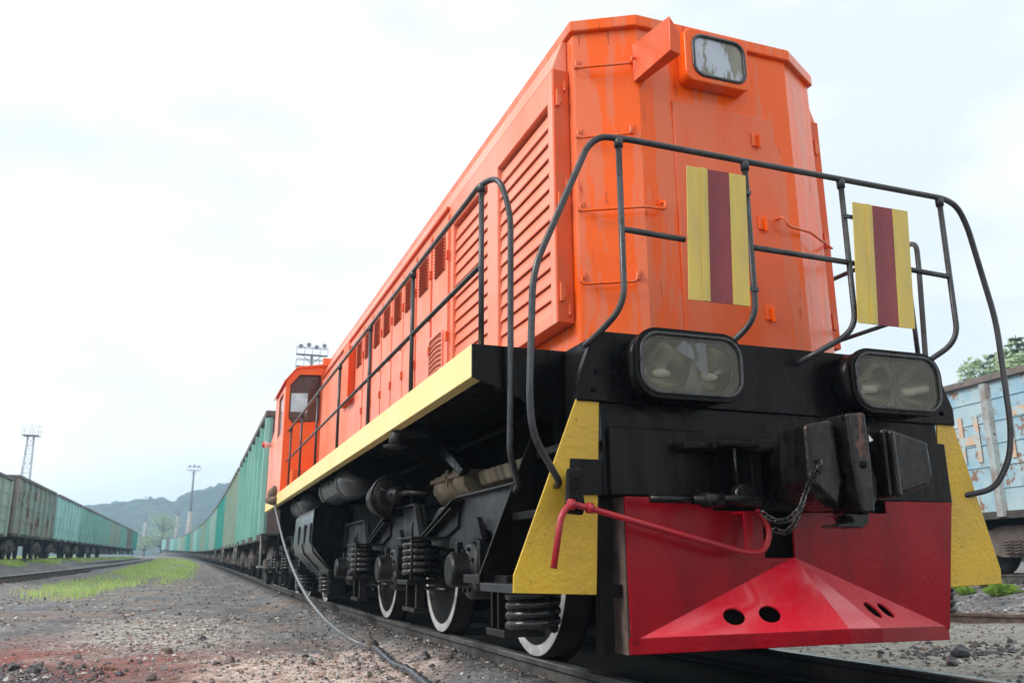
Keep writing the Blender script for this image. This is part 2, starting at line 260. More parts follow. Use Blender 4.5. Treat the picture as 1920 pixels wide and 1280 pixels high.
# ------------------------------------------------------------------ mesh builder
class MB:
    def __init__(s): s.v = []; s.f = []; s.m = []; s.sm = []
    def add(s, vs, fs, m=0, smooth=False):
        o = len(s.v); s.v += [tuple(v) for v in vs]
        for f in fs: s.f.append(tuple(i + o for i in f)); s.m.append(m); s.sm.append(smooth)
        return s
    def box(s, x0, x1, y0, y1, z0, z1, m=0):
        return s.add([(x, y, z) for z in (z0, z1) for y in (y0, y1) for x in (x0, x1)],
              [(0, 2, 3, 1), (4, 5, 7, 6), (0, 1, 5, 4), (2, 6, 7, 3), (0, 4, 6, 2), (1, 3, 7, 5)], m)
    def obox(s, c, a, b, d, m=0):
        c, a, b, d = map(Vector, (c, a, b, d))
        return s.add([c + a * i + b * j + d * k for k in (-1, 1) for j in (-1, 1) for i in (-1, 1)],
              [(0, 2, 3, 1), (4, 5, 7, 6), (0, 1, 5, 4), (2, 6, 7, 3), (0, 4, 6, 2), (1, 3, 7, 5)], m)
    def prism(s, poly, ax, a0, a1, m=0, smooth=False):
        """poly of 2D points extruded along axis ax ('x': (y,z), 'y': (x,z), 'z': (x,y))"""
        f = {'x': lambda p, a: (a, p[0], p[1]), 'y': lambda p, a: (p[0], a, p[1]), 'z': lambda p, a: (p[0], p[1], a)}[ax]
        n = len(poly)
        s.add([f(p, a0) for p in poly] + [f(p, a1) for p in poly], [tuple(range(n))[::-1], tuple(range(n, 2 * n))], m)
        o = len(s.v) - 2 * n
        for i in range(n): s.f.append((o + i, o + (i + 1) % n, o + n + (i + 1) % n, o + n + i)); s.m.append(m); s.sm.append(smooth)
        return s
    def frame(s, outer, inner, ax, a0, a1, m=0, m_in=None, smooth=False):
        """plate with a hole: two loops of the same length"""
        f = {'x': lambda p, a: (a, p[0], p[1]), 'y': lambda p, a: (p[0], a, p[1]), 'z': lambda p, a: (p[0], p[1], a)}[ax]
        n = len(outer); o = len(s.v)
        s.v += [f(p, a0) for p in outer] + [f(p, a0) for p in inner] + [f(p, a1) for p in outer] + [f(p, a1) for p in inner]
        for i in range(n):
            j = (i + 1) % n
            for q_, mm, ss in (((i, j, n + j, n + i), m, False), ((2 * n + i, 3 * n + i, 3 * n + j, 2 * n + j), m, False), ((i, 2 * n + i, 2 * n + j, j), m, smooth),
                      ((n + i, n + j, 3 * n + j, 3 * n + i), m if m_in is None else m_in, smooth)):
                s.f.append(tuple(o + k for k in q_)); s.m.append(mm); s.sm.append(ss)
        return s
    def tube(s, pts, r, seg=10, m=0, closed=False, caps=True, rr=None):
        pts = [Vector(p) for p in pts]; n = len(pts); o = len(s.v)
        t0 = (pts[1] - pts[0]).normalized(); up = Vector((0, 0, 1)) if abs(t0.z) < .9 else Vector((1, 0, 0))
        nrm = t0.cross(up).normalized()
        for i, p in enumerate(pts):
            if closed: t = (pts[(i + 1) % n] - pts[i - 1]).normalized()
            elif i == 0: t = t0
            elif i == n - 1: t = (pts[-1] - pts[-2]).normalized()
            else: t = ((pts[i + 1] - p).normalized() + (p - pts[i - 1]).normalized()).normalized()
            nrm = (nrm - t * nrm.dot(t)).normalized(); b = t.cross(nrm); R = rr[i] if rr else r
            for k in range(seg): a = 2 * pi * k / seg; s.v.append(tuple(p + nrm * (R * cos(a)) + b * (R * sin(a))))
        for i in range(n if closed else n - 1):
            j = (i + 1) % n
            for k in range(seg):
                l = (k + 1) % seg; s.f.append((o + i * seg + k, o + j * seg + k, o + j * seg + l, o + i * seg + l)); s.m.append(m); s.sm.append(True)
        if caps and not closed:
            s.f.append(tuple(o + k for k in range(seg))); s.m.append(m); s.sm.append(False)
            s.f.append(tuple(o + (n - 1) * seg + k for k in range(seg))[::-1]); s.m.append(m); s.sm.append(False)
        return s
    def lathe(s, prof, c, axis='x', seg=28, m=0, caps=True):
        """prof: (offset along axis, radius)"""
        o = len(s.v); c = Vector(c)
        for a, r in prof:
            for k in range(seg):
                t = 2 * pi * k / seg; u, w = r * cos(t), r * sin(t)
                s.v.append(tuple(c + Vector({'x': (a, u, w), 'y': (u, a, w), 'z': (u, w, a)}[axis])))
        for i in range(len(prof) - 1):
            mm = m[i] if isinstance(m, (list, tuple)) else m
            for k in range(seg):
                l = (k + 1) % seg; s.f.append((o + i * seg + k, o + i * seg + l, o + (i + 1) * seg + l, o + (i + 1) * seg + k)); s.m.append(mm); s.sm.append(True)
        for i, rev in ((0, 1), (len(prof) - 1, 0)):
            if prof[i][1] > 1e-4 and caps:
                f = tuple(o + i * seg + k for k in range(seg)); s.f.append(f[::-1] if rev else f); s.m.append(m[min(i, len(m) - 1)] if isinstance(m, (list, tuple)) else m); s.sm.append(False)
        return s
    def bolt(s, c, d, r=0.014, h=0.012, m=0):
        d = Vector(d).normalized(); u = d.orthogonal().normalized(); w = d.cross(u); c = Vector(c)
        a = [c + (u * cos(k * pi / 3) + w * sin(k * pi / 3)) * r for k in range(6)]
        return s.add(a + [p + d * h for p in a], [tuple(range(6))[::-1], tuple(range(6, 12))] + [(i, (i + 1) % 6, 6 + (i + 1) % 6, 6 + i) for i in range(6)], m)
    def ring(s, c, R, r, ax, ax2, m=0, seg=14, sq=1.0):
        c = Vector(c); a = Vector(ax).normalized(); b = Vector(ax2).normalized()
        return s.tube([c + a * (R * sq * cos(2 * pi * i / seg)) + b * (R * sin(2 * pi * i / seg)) for i in range(seg)], r, 6, m, closed=True)
    def build(s, name, mats, parent=None, bevel=0, seg=2, fix=True):
        me = bpy.data.meshes.new(name); me.from_pydata(s.v, [], s.f)
        if isinstance(mats, str): mats = [mats]
        for k in mats: me.materials.append(MATS[k])
        me.polygons.foreach_set('material_index', s.m); me.polygons.foreach_set('use_smooth', s.sm)
        if fix:
            bm = bmesh.new(); bm.from_mesh(me); bmesh.ops.recalc_face_normals(bm, faces=bm.faces); bm.to_mesh(me); bm.free()
        me.update()
        o = bpy.data.objects.new(name, me); COL.objects.link(o)
        if parent: o.parent = parent
        if bevel:
            b = o.modifiers.new('bevel', 'BEVEL'); b.width = bevel; b.segments = seg; b.limit_method = 'ANGLE'; b.angle_limit = radians(35)
            b.harden_normals = False
        return o
def fillet(pts, r, n=6):
    """round the corners of a 3D polyline"""
    pts = [Vector(p) for p in pts]; out = [pts[0]]
    for i in range(1, len(pts) - 1):
        p = pts[i]; a = (pts[i - 1] - p); b = (pts[i + 1] - p); R = r[i - 1] if isinstance(r, (list, tuple)) else r
        d = min(R, a.length * .49, b.length * .49); A = p + a.normalized() * d; B = p + b.normalized() * d
        for k in range(n + 1): t = k / n; out.append(A * (1 - t) ** 2 + p * 2 * t * (1 - t) + B * t * t)
    return out + [pts[-1]]
def rrect(cx, cz, w, h, r, n=6, corner_r=None):
    """rounded rectangle, counter-clockwise from the lower right corner"""
    out = []
    for k, (sx, sz) in enumerate(((1, -1), (1, 1), (-1, 1), (-1, -1))):
        R = corner_r[k] if corner_r else r
        for i in range(n + 1):
            a = -pi / 2 + k * pi / 2 + i / n * pi / 2
            out.append((cx + sx * (w / 2 - R) + R * cos(a), cz + sz * (h / 2 - R) + R * sin(a)))
    return out
def tag(o, label=None, cat=None, group=None, kind=None):
    if label: o['label'] = label
    if cat: o['category'] = cat
    if group: o['group'] = group
    if kind: o['kind'] = kind
    return o
def empty(name, loc=(0, 0, 0), rz=0.0, parent=None):
    o = bpy.data.objects.new(name, None); COL.objects.link(o); o.location = loc; o.rotation_euler = (0, 0, rz); o.empty_display_size = .2
    if parent: o.parent = parent
    return o
def dup(o, parent, loc=None, rot=None):
    c = o.copy(); COL.objects.link(c); c.parent = parent
    if loc is not None: c.location = loc
    if rot is not None: c.rotation_euler = rot
    return c
def dup_tree(o, parent=None, skip=()):
    c = o.copy(); COL.objects.link(c); c.parent = parent
    for ch in list(o.children):
        if ch.name.split('.')[0] in skip: continue
        dup_tree(ch, c, skip)
    return c

# ------------------------------------------------------------------ the lie of the land
def T(y):
    u = min(max(0, y - 9), 260); u = u * u / (u + 4); return .0092 * u + .000028 * u * u          # rail height: level by the engine, then a steady climb
def TL(y): return .40 + .0105 * y                                              # rail height under the far rake of wagons on the left
def cx(y):
    u = max(0, min(y, 300) - 16); u = u * u / (u + 5) if u else 0
    return .013 * u - .0002 * u * u - ((min(y, 300) - 150) ** 2 * .00022 if y > 150 else 0)
def sst(a, b, x): t = min(1, max(0, (x - a) / (b - a))); return t * t * (3 - 2 * t)
def xl(y): return -8.75 + .016 * (min(y, 150) - 35)                          # middle track
def xw(y): return -11.35                                          # track of the left wagons
def ground_z(x, y):
    b = T(y) - .155
    dx = x - cx(y)
    dm = abs(dx)
    if dm < .80: b += .0
    b += .105 * exp(-((dm - 1.05) / .28) ** 2) if (x < cx(y) and y < 200) else 0
    # low shoulder beside the main track, a shallow trough and a soft rise
    b += -.035 * exp(-((dm - 1.9) / .6) ** 2)
    b += .085 * exp(-((x + 2.0) / .60) ** 2 - ((y - 6.3) / 1.1) ** 2)       # the chalky heap
    # the left bank
    k = sst(2.4, .9, abs(x - xw(y)) - .6) if x > xw(y) else 1
    b = b * (1 - k) + (TL(y) - .15) * k
    b += .12 * sst(-6.2, -8.4, x) * (1 - k)
    # ballast shoulder towards the wagon on the right
    xr = 12.1 + .11 * (y - 10.5)
    kr = sst(3.4, 1.4, xr - x) if x < xr else 1
    if x > 3: b += kr * .27
    return b
def ground_full(x, y):
    z = ground_z(x, y)
    v = Vector((x, y, 0)); dm = abs(x - cx(y))
    amp = min(1, max(.15, (dm - .85) / .6)) if y < 200 else 1
    near = 1 / (1 + max(0, y - 12) * .05)
    z += amp * (noise.noise(v * .55) * .035 + noise.noise(v * 1.9 + Vector((7, 1, 3))) * .018 + near * (noise.noise(v * 6.5) * .011 + noise.noise(v * 17) * .006))
    return z
def steps(a, b, fine0, fine1, d, grow=1.12):
    out = []; x = fine0
    while x < fine1: out.append(x); x += d
    s_ = d
    while x < b: out.append(x); s_ *= grow; x += s_
    out.append(b); x = fine0; s_ = d; lo = []
    while True:
        s_ *= grow; x -= s_
        if x < a: break
        lo.append(x)
    return [a] + lo[::-1] + out
gx = steps(-900, 900, -6.5, 6.0, .055, 1.10); gy = steps(-60, 1500, 3.0, 13.0, .06, 1.035)
g = MB(); nx = len(gx)
for y in gy:
    for x in gx: g.v.append((x, y, ground_full(x, y)))
for j in range(len(gy) - 1):
    for i in range(nx - 1): g.f.append((j * nx + i, j * nx + i + 1, (j + 1) * nx + i + 1, (j + 1) * nx + i)); g.m.append(0); g.sm.append(True)
tag(g.build('ground', 'ash_ground', fix=False), 'grey ash and gravel yard ground with reddish ore stains', kind='structure')

# wooded hill behind the yard
h = MB(); HX = [i * 2.5 for i in range(-120, 60)]; HY = [520 + j * 4 for j in range(0, 75)]
def prof(x):
    pts = [(-520, 8), (-300, 10), (-180, 14), (-110, 22), (-82, 28), (-60, 31), (-38, 33), (-24, 36), (-17, 37), (-12, 33.5), (-6, 38), (0, 41), (10, 43.5), (20, 46), (45, 50), (90, 46), (200, 30), (320, 12)]
    for (a, za), (b, zb) in zip(pts, pts[1:]):
        if a <= x <= b: return za + (zb - za) * (x - a) / (b - a)
    return 8
for y in HY:
    for x in HX:
        t = (y - 520) / 110; k = sst(0, 1, t); xx = x * (560 / (y + 1))
        crown = noise.noise(Vector((x * .06, y * .06, 0))) * 3.2 + abs(noise.noise(Vector((x * .16, y * .16, 4)))) * 4.5
        h.v.append((x, y, -4 + (prof(xx) * 1.17 * (560 + max(0, y - 600) * .35) / 560 + 4 + T(560) * .0) * k + crown * k * 1.0 + (T(y) * (1 - k))))
n_ = len(HX)
for j in range(len(HY) - 1):
    for i in range(n_ - 1): h.f.append((j * n_ + i, j * n_ + i + 1, (j + 1) * n_ + i + 1, (j + 1) * n_ + i)); h.m.append(0); h.sm.append(True)
tag(h.build('hill', 'hill_forest', fix=False), 'blue wooded hill fading into haze behind the wagons', kind='structure')

# ------------------------------------------------------------------ rails
RAILP = [(-.066, 0), (.066, 0), (.066, .012), (.012, .032), (.010, .105), (.036, .118), (.036, .145), (.030, .152), (-.030, .152), (-.036, .145), (-.036, .118), (-.010, .105), (-.012, .032), (-.066, .012)]
def rail_mesh(path, off, head_top, side_mat, name='rail', parent=None, head='rail_head'):
    b = MB(); n = len(RAILP); P = path
    for i, (x, y) in enumerate(P):
        a = P[max(0, i - 1)]; c = P[min(len(P) - 1, i + 1)]; dx, dy = c[0] - a[0], c[1] - a[1]; l = hypot(dx, dy); nxv = (dy / l, -dx / l)
        for u, w in RAILP: b.v.append((x + nxv[0] * (off + u), y + nxv[1] * (off + u), head_top(x, y) - .152 + w))
    for i in range(len(P) - 1):
        for k in range(n):
            l = (k + 1) % n; b.f.append((i * n + k, i * n + l, (i + 1) * n + l, (i + 1) * n + k)); b.m.append(1 if k in (7, 8, 6) else 0); b.sm.append(False)
    b.f.append(tuple(range(n))); b.m.append(0); b.sm.append(False)
    return b.build(name, [side_mat, head], parent)
def sleepers(root, path_f, ys, z_f, half=1.3):
    for y in ys:
        x = path_f(y); a = atan2(path_f(y + .5) - path_f(y - .5), 1.0)
        dv = Vector((cos(a), -sin(a), 0)) * half; lv = Vector((sin(a), cos(a), 0)) * .125
        b = MB(); b.obox((x, y, z_f(y) - .23), dv, lv, (0, 0, .075)); b.build('sleeper', 'sleeper', root)
tr = empty('railway_track', (0, 0, 0)); tag(tr, 'railway track under the orange locomotive and its green wagons', 'railway track')
ys = [-3, 1, 3, 5, 7, 9, 11, 14, 17, 20] + [20 + i * 4 for i in range(1, 60)]
P0 = [(cx(y), y) for y in ys]
rail_mesh(P0, -.80, lambda x, y: T(y), 'rail_side', parent=tr)
rail_mesh(P0, .80, lambda x, y: T(y), 'rail_web_shaded', parent=tr)
tl = empty('railway_track', (xl(30), 30, T(30))); tag(tl, 'empty curving railway track between grass and the left wagons', 'railway track')
ys = [4 + i * 3 for i in range(40)]
PL = [(xl(y) - xl(30), y - 30) for y in ys]
for o_, dz_ in ((-.80, .22), (.80, .10)): rail_mesh(PL, o_, lambda x, y: T(y + 30) - T(30) + dz_, 'rail_side', parent=tl)
sleepers(tl, lambda y: xl(y + 30) - xl(30), [i * .9 - 20 for i in range(44)], lambda y: T(y + 30) - T(30) + .165)
tw = empty('railway_track', (xw(30), 30, TL(30))); tag(tw, 'railway track carrying the rake of wagons on the left', 'railway track')
PW = [(xw(y) - xw(30), y - 30) for y in [10 + i * 5 for i in range(30)]]
for o_ in (-.80, .80): rail_mesh(PW, o_, lambda x, y: TL(y + 30) - TL(30), 'rail_side', parent=tw)
RD = (.11, .994)
trr = empty('railway_track', (12.1, 10.5, .30)); tag(trr, 'railway track under the peeling blue wagon on the right', 'railway track')
for o_ in (-.80, .80): rail_mesh([(RD[0] * s_, RD[1] * s_) for s_ in (-14, -6, 0, 6, 14, 30, 50)], o_, lambda x, y: 0.0, 'rail_side', parent=trr)
sr = empty('spare_rail', (5.9, 8.5, -.055)); tag(sr, 'single rusty brown rail on the gravel behind the right yellow step', 'rail')
rail_mesh([(-.423 * s_, .906 * s_) for s_ in (-9, -4, 0, 3, 6)], 0, lambda x, y: 0, 'rust_steel', parent=sr, head='rust_steel')

# ------------------------------------------------------------------ locomotive
LO = empty('locomotive', (0, 0, 0))
tag(LO, 'orange diesel locomotive with black front, yellow steps and red snow plough', 'locomotive')
HB = [(-.545, 4.03), (.545, 4.03), (.89, 4.22), (.89, 13.9), (-.89, 13.9), (-.89, 4.22)]
b = MB(); b.prism(HB, 'z', 1.67, 3.73); hood = b.build('hood', 'orange_front', LO, bevel=.012)
b = MB()
RO = [(-.565, 4.0), (.565, 4.0), (.915, 4.20), (.915, 13.9), (-.915, 13.9), (-.915, 4.20)]
n = 6
b.v += [(x, y, 3.725) for x, y in RO] + [(x, y, 3.80) for x, y in RO] + [(0, 4.25, 3.86), (0, 13.9, 3.86)]
b.f += [(5, 4, 3, 2, 1, 0)] + [(i, (i + 1) % 6, 6 + (i + 1) % 6, 6 + i) for i in range(6)] + [(6, 7, 12), (7, 8, 12), (8, 9, 13, 12), (10, 11, 12, 13), (11, 6, 12), (9, 10, 13)]
b.m += [0] * len(b.f); b.sm += [False] * len(b.f)
b.build('hood_roof', 'orange_front', LO, bevel=.008)
# side casings with the two big louvre frames
def casing(sx):
    root = None
    b = MB()
    X = lambda v: sx * v
    def bx(a0, a1, y0, y1, z0, z1, m=0): b.box(min(X(a0), X(a1)), max(X(a0), X(a1)), y0, y1, z0, z1, m)
    bx(.893, .998, 4.280, 4.30, 1.88, 3.50, 2); bx(.893, 1.0, 4.30, 4.37, 1.88, 3.50)                       # front edge post, its front face painted darker as shade
    bx(.893, 1.0, 4.37, 5.30, 3.30, 3.50); bx(.893, 1.0, 4.37, 5.30, 1.88, 1.96)
    bx(.893, 1.0, 5.30, 5.52, 1.70, 3.50)
    bx(.893, 1.0, 5.52, 6.40, 3.29, 3.50); bx(.893, 1.0, 5.52, 6.40, 1.70, 1.96)
    bx(.893, 1.0, 6.40, 13.88, 1.70, 3.50)
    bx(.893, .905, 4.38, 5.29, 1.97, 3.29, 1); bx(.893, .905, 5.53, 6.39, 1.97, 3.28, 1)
    b.prism([(X(.893), 3.502), (X(1.0), 3.502), (X(.925), 3.715), (X(.893), 3.715)], 'y', 4.30, 13.88)
    b.box(*sorted((X(.895), X(.919))), 4.5, 6.45, 3.712, 3.7235, 3)
    c = b.build('side_casing', ['orange_side_glare', 'orange_shadow_plate', 'orange_edge', 'seal_dark'], LO, bevel=.006)
    for y0, y1, zt in ((4.375, 5.295, 3.27), (5.525, 6.395, 3.26)):
        l = MB(); nn = 13
        for i in range(nn):
            p = (zt - 1.955) / nn; z = 1.955 - .2 * p + p * i
            # slat: leans out at its foot
            l.add([(X(.958), y0, z + p * 1.14), (X(.964), y0, z + p * 1.15), (X(.982), y0, z + p * .20), (X(.975), y0, z + p * .17),
                   (X(.958), y1, z + p * 1.14), (X(.964), y1, z + p * 1.15), (X(.982), y1, z + p * .20), (X(.975), y1, z + p * .17)],
                  [(0, 1, 2, 3), (7, 6, 5, 4), (0, 4, 5, 1), (1, 5, 6, 2), (2, 6, 7, 3), (3, 7, 4, 0)])
            l.box(min(X(.973), X(.984)), max(X(.973), X(.984)), y0, y1, z + p * .15, z + p * .22)
        l.build('louvre_panel', 'orange_side_glare', c)
    return c
cl = casing(-1); cr_ = casing(1)
# raised frame round the louvres, hinges on the front edge post
for sx in (-1, 1):
    for z in (3.30, 2.62, 2.06):
        b = MB(); b.box(-.012, .012, -.022, .0, -.055, .055); b.box(-.004, .03, -.010, -.002, -.03, .03)
        o = b.build('hinge', 'orange_front', LO, bevel=.003); o.location = (sx * .962 - .01, 4.284, z)
    for z in (3.40, 2.74, 1.97):
        b = MB(); b.box(-.008, .008, -.02, 0, -.022, .022); b.lathe([(-.03, .008), (.0, .008)], (0, -.012, -.02), 'z', 8)
        o = b.build('catch', 'orange_front', LO); o.location = (sx * .925, 4.284, z)
# hood doors along the side
def vent(b, y0, y1, z0, z1, x, n=10):
    for i in range(n):
        z = z0 + (z1 - z0) * i / n; p = (z1 - z0) / n; V = [(x, y0, z + p * .9), (x, y1, z + p * .9), (x - .018, y0, z + p * .42), (x - .018, y1, z + p * .42), (x, y0, z + p * .05), (x, y1, z + p * .05)]
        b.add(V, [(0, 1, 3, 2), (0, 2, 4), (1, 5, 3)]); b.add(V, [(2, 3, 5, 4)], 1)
def door_proto():
    b = MB(); b.box(-.016, 0, 0, .50, 1.70, 3.42); b.box(-.022, -.016, .0, .02, 1.72, 3.40)
    d = b.build('hood_door', 'orange_side_glare', LO, bevel=.004)
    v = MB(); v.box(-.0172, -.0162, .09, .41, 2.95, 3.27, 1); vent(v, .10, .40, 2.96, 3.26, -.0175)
    v.build('vent', ['orange_side_glare', 'orange_shadow_plate'], d, fix=False)
    for z in (1.98, 2.35, 3.05):
        hh = MB(); hh.box(-.035, -.016, -.012, .022, z - .04, z + .04); hh.build('hinge', 'orange_edge', d, bevel=.003)
    for z in (2.65,):
        hh = MB(); hh.box(-.05, -.016, .44, .455, z - .01, z + .01); hh.tube([(-.045, .40, z - .02), (-.05, .47, z - .06)], .007, 6); hh.build('latch', 'orange_edge', d)
    d.location = (-1.0, 6.48, 0); return d
dp = door_proto(); k = 0
DY = [6.48, 7.03, 7.58, 8.08, 8.60, 9.12, 9.66, 10.20]
for y in DY[1:]:
    d = dup_tree(dp, LO); d.location = (-1.0, y, 0)
for y in DY + [10.75, 11.4]:
    b = MB(); b.box(0, .016, 0, .50, 1.70, 3.42); o = b.build('hood_door', 'orange_side_glare', LO, bevel=.004); o.location = (1.0, y, 0)
b = MB(); b.box(-1.018, -1.016, 6.62, 7.02, 2.10, 2.42, 1)
for i in range(7):
    z = 2.12 + i * .042
    pts = [(-1.018, 6.63 + .38 * t / 8, z + .016 * sin(pi * t / 8)) for t in range(9)]; b.tube(pts, .010, 6)
b.frame(rrect(6.82, 2.26, .44, .38, .05), rrect(6.82, 2.26, .40, .34, .04), 'x', -1.03, -1.016)
b.build('small_grille', ['orange_side_glare', 'orange_shadow_plate'], LO, fix=False)
b = MB(); b.box(-1.085, -1.0, 10.86, 11.62, 2.62, 3.32); b.box(-1.10, -1.085, 10.80, 11.2, 2.58, 3.36); b.build('side_hatch', 'orange_cab', LO, bevel=.01)
# drip strip under the roof edge
b = MB(); b.box(-1.03, -.995, 6.5, 13.8, 3.47, 3.492); b.build('drip_strip', 'orange_edge', LO)

# front door, latches, step irons on the nose
b = MB(); b.box(-.325, .40, 4.018, 4.030, 1.73, 3.272); fd = b.build('nose_door', 'orange_door', LO, bevel=.006)
for z in (3.105, 2.55, 1.98):
    b = MB(); b.box(.225, .285, 4.008, 4.018, z - .045, z + .045); b.box(.262, .276, 3.985, 4.008, z - .06, z + .03); b.build('latch', 'orange_front', fd, bevel=.003)
CH = Vector((-.344, .19, 0)).normalized(); CN = Vector((-.19, -.344, 0)).normalized()
def chp(t, z, out=0):   # t metres from the front bend along the left chamfer
    p = Vector((-.545, 4.03, z)) + CH * t + CN * out; return (p.x, p.y, p.z)
def foot(b, c, nrm, r=.011):
    nrm = Vector(nrm); c = Vector(c); s_ = nrm.cross(Vector((0, 0, 1)))
    b.obox(c + nrm * .004, s_ * .018, (0, 0, .028), nrm * .004)
for z, t1, long_ in ((3.51, .035, 0), (3.045, .06, 0), (2.575, 0, 1), (2.135, .06, 0)):
    b = MB()
    if not long_:
        A = chp(.37, z, .003); B_ = chp(t1, z, .003)
        b.tube(fillet([A, chp(.37, z, .055), chp(.37, z - .055, .055), chp(t1, z - .055, .055), chp(t1, z, .055), B_], .025, 4), .0085, 8)
        foot(b, A, CN); foot(b, B_, CN)
    else:
        A = chp(.37, z, .003)
        b.tube(fillet([A, chp(.37, z, .055), chp(.37, z - .05, .055), chp(.0, z - .05, .055), (-.44, 3.975, z - .05), (-.44, 3.975, z + .005), (-.44, 4.028, z + .005)], .025, 4), .0085, 8)
        foot(b, A, CN); foot(b, (-.44, 4.027, z), (0, -1, 0))
    b.build('grab_iron', 'orange_front', LO)
b = MB(); b.tube(fillet([(.37, 4.028, 2.59), (.37, 3.96, 2.59), (.40, 3.96, 2.53), (.60, 4.0, 2.53), (.86, 4.12, 2.50), (.90, 4.16, 2.52), (.90, 4.22, 2.56)], .03, 4), .0085, 8)
foot(b, (.37, 4.027, 2.59), (0, -1, 0)); b.build('grab_iron', 'orange_front', LO)

# nose lamp: rounded box housing with glass
b = MB(); OR = rrect(-.04, 3.56, .455, .36, .05); IR = rrect(-.028, 3.562, .362, .272, .07)
b.frame(OR, IR, 'y', 3.93, 4.03, smooth=True); nl = b.build('nose_lamp', 'orange_front', LO, bevel=.012, seg=3)
b = MB(); b.tube([(x, 3.929, z) for x, z in rrect(-.028, 3.562, .366, .276, .07)], .011, 8, closed=True); b.build('gasket', 'rail_tube', nl)
b = MB(); b.prism(rrect(-.028, 3.562, .352, .262, .066), 'y', 3.935, 3.941); b.build('glass', 'nose_glass', nl)
b = MB(); b.box(-.19, .14, 4.012, 4.016, 3.44, 3.69); b.build('lamp_back', 'lamp_inner', nl)
# angular shade box left of the lamp
b = MB()
q8 = [(-.577, 4.035, 3.352), (-.577, 4.035, 3.603), (-.500, 4.035, 3.52), (-.500, 4.035, 3.375),
      (-.560, 3.64, 3.330), (-.552, 3.64, 3.552), (-.487, 3.64, 3.450), (-.492, 3.64, 3.315)]
b.add(q8, [(0, 1, 2, 3), (4, 7, 6, 5), (0, 4, 5, 1), (1, 5, 6, 2), (2, 6, 7, 3), (3, 7, 4, 0)]); b.build('lamp_visor', 'orange_edge', LO, bevel=.004)

# deck, sills
b = MB(); b.box(-1.5, 1.5, 4.10, 16.40, 1.60, 1.65); b.box(-1.05, 1.05, 3.72, 4.10, 1.60, 1.655); b.build('walkway', 'black_rough', LO)
for sx in (-1, 1):
    x0, x1 = sorted((sx * 1.50, sx * 1.575))
    b = MB(); b.box(x0, x1, 4.085, 16.40, 1.482, 1.657); b.build('side_sill', 'yellow_sill', LO, bevel=.004)
    x0, x1 = sorted((sx * 1.052, sx * 1.576))
    b = MB(); b.prism([(sx * 1.052, 1.20), (sx * 1.30, 1.38), (sx * 1.576, 1.482), (sx * 1.576, 1.655), (sx * 1.052, 1.655)], 'y', 4.066, 4.082); b.build('sill_end_plate', 'black_paint', LO, bevel=.003)
# deep dark body under the walkway: main beams
b = MB(); b.box(-.62, -.50, 4.1, 16.3, 1.12, 1.60); b.box(.50, .62, 4.1, 16.3, 1.12, 1.60); b.box(-.50, .50, 4.4, 16.2, .95, 1.55)
for y in (6.6, 8.6, 10.6, 12.8, 15.0): b.prism([(-1.5, 1.60), (-1.5, 1.48), (-.7, 1.15), (-.62, 1.15), (-.62, 1.60)], 'y', y, y + .03); b.prism([(1.5, 1.60), (1.5, 1.48), (.7, 1.15), (.62, 1.15), (.62, 1.60)], 'y', y, y + .03)
b.build('underframe', 'tar_black', LO)

# front beam
b = MB()
TP = [(-1.05, 1.662), (-1.08, 1.648), (-1.13, 1.53), (-1.182, 1.395), (-1.180, 1.308), (1.182, 1.300), (1.184, 1.395), (1.13, 1.53), (1.09, 1.648), (1.06, 1.662)]
b.prism(TP, 'y', 3.650, 3.70)
for sx in (-1, 1):
    for x, z in ((1.075, 1.46), (.985, 1.455), (1.095, 1.365), (.96, 1.355)): b.bolt((sx * x, 3.650, z), (0, -1, 0), .014, .016)
b.build('upper_front_plate', 'black_paint', LO, bevel=.006)
b = MB(); b.box(-1.045, 1.055, 3.672, 3.75, .862, 1.314); b.prism([(-1.02, 1.19), (1.075, 1.19), (1.075, .872), (1.07, .842), (1.03, .865), (-1.02, .865)], 'y', 3.642, 3.670)
b.build('buffer_beam', 'black_paint', LO, bevel=.006)
b = MB()
for sx in (-1, 1):
    x0, x1 = sorted((sx * 1.046, sx * 1.058)); b.box(x0, x1, 3.755, 4.25, .50, 1.60)
    for y, z in ((3.80, 1.38), (3.9, 1.36), (3.78, 1.22), (3.84, 1.1)): b.bolt((sx * 1.058, y, z), (sx, 0, 0), .012, .012)
b.box(-1.046, 1.046, 4.25, 4.27, .50, 1.60)
b.build('stair_wall', 'tar_black', LO)

# steps: yellow front stringers, black rear stringers, treads
for sx in (-1, 1):
    b = MB(); pp = [(1.06, 1.316, 0), (1.182, 1.316, 0), (1.478, .505, 1), (1.478, .428, 1.08), (1.062, .413, 1.1)]
    b.add([(sx * x, 3.664 + .078 * t_, z) for x, z, t_ in pp] + [(sx * x, 3.675 + .078 * t_, z) for x, z, t_ in pp], [(0, 1, 2, 3, 4), (9, 8, 7, 6, 5)] + [(i_, (i_ + 1) % 5, 5 + (i_ + 1) % 5, 5 + i_) for i_ in range(5)])
    o = b.build('step_stringer', 'yellow_plate', LO, bevel=.003)
    b = MB(); b.prism([(sx * 1.06, 1.46), (sx * 1.09, 1.46), (sx * 1.478, .50), (sx * 1.478, .44), (sx * 1.06, .44)], 'y', 4.236, 4.25); o = b.build('step_stringer', 'black_paint', LO, bevel=.003); o['label'] = 'black rear step plate'
    for z, w in ((.455, 1.476), (.80, 1.30), (1.13, 1.16)):
        x0, x1 = sorted((sx * 1.06, sx * w)); b = MB(); b.box(x0, x1, 3.762, 4.234, z - .030, z + .01); b.build('step_tread', 'grey_frame' if z < .5 else 'black_rough', LO, bevel=.004)
b = MB(); b.box(-1.21, -1.05, 3.688, 3.702, .868, 1.035); b.build('bracket_plate', 'black_paint', LO, bevel=.003)

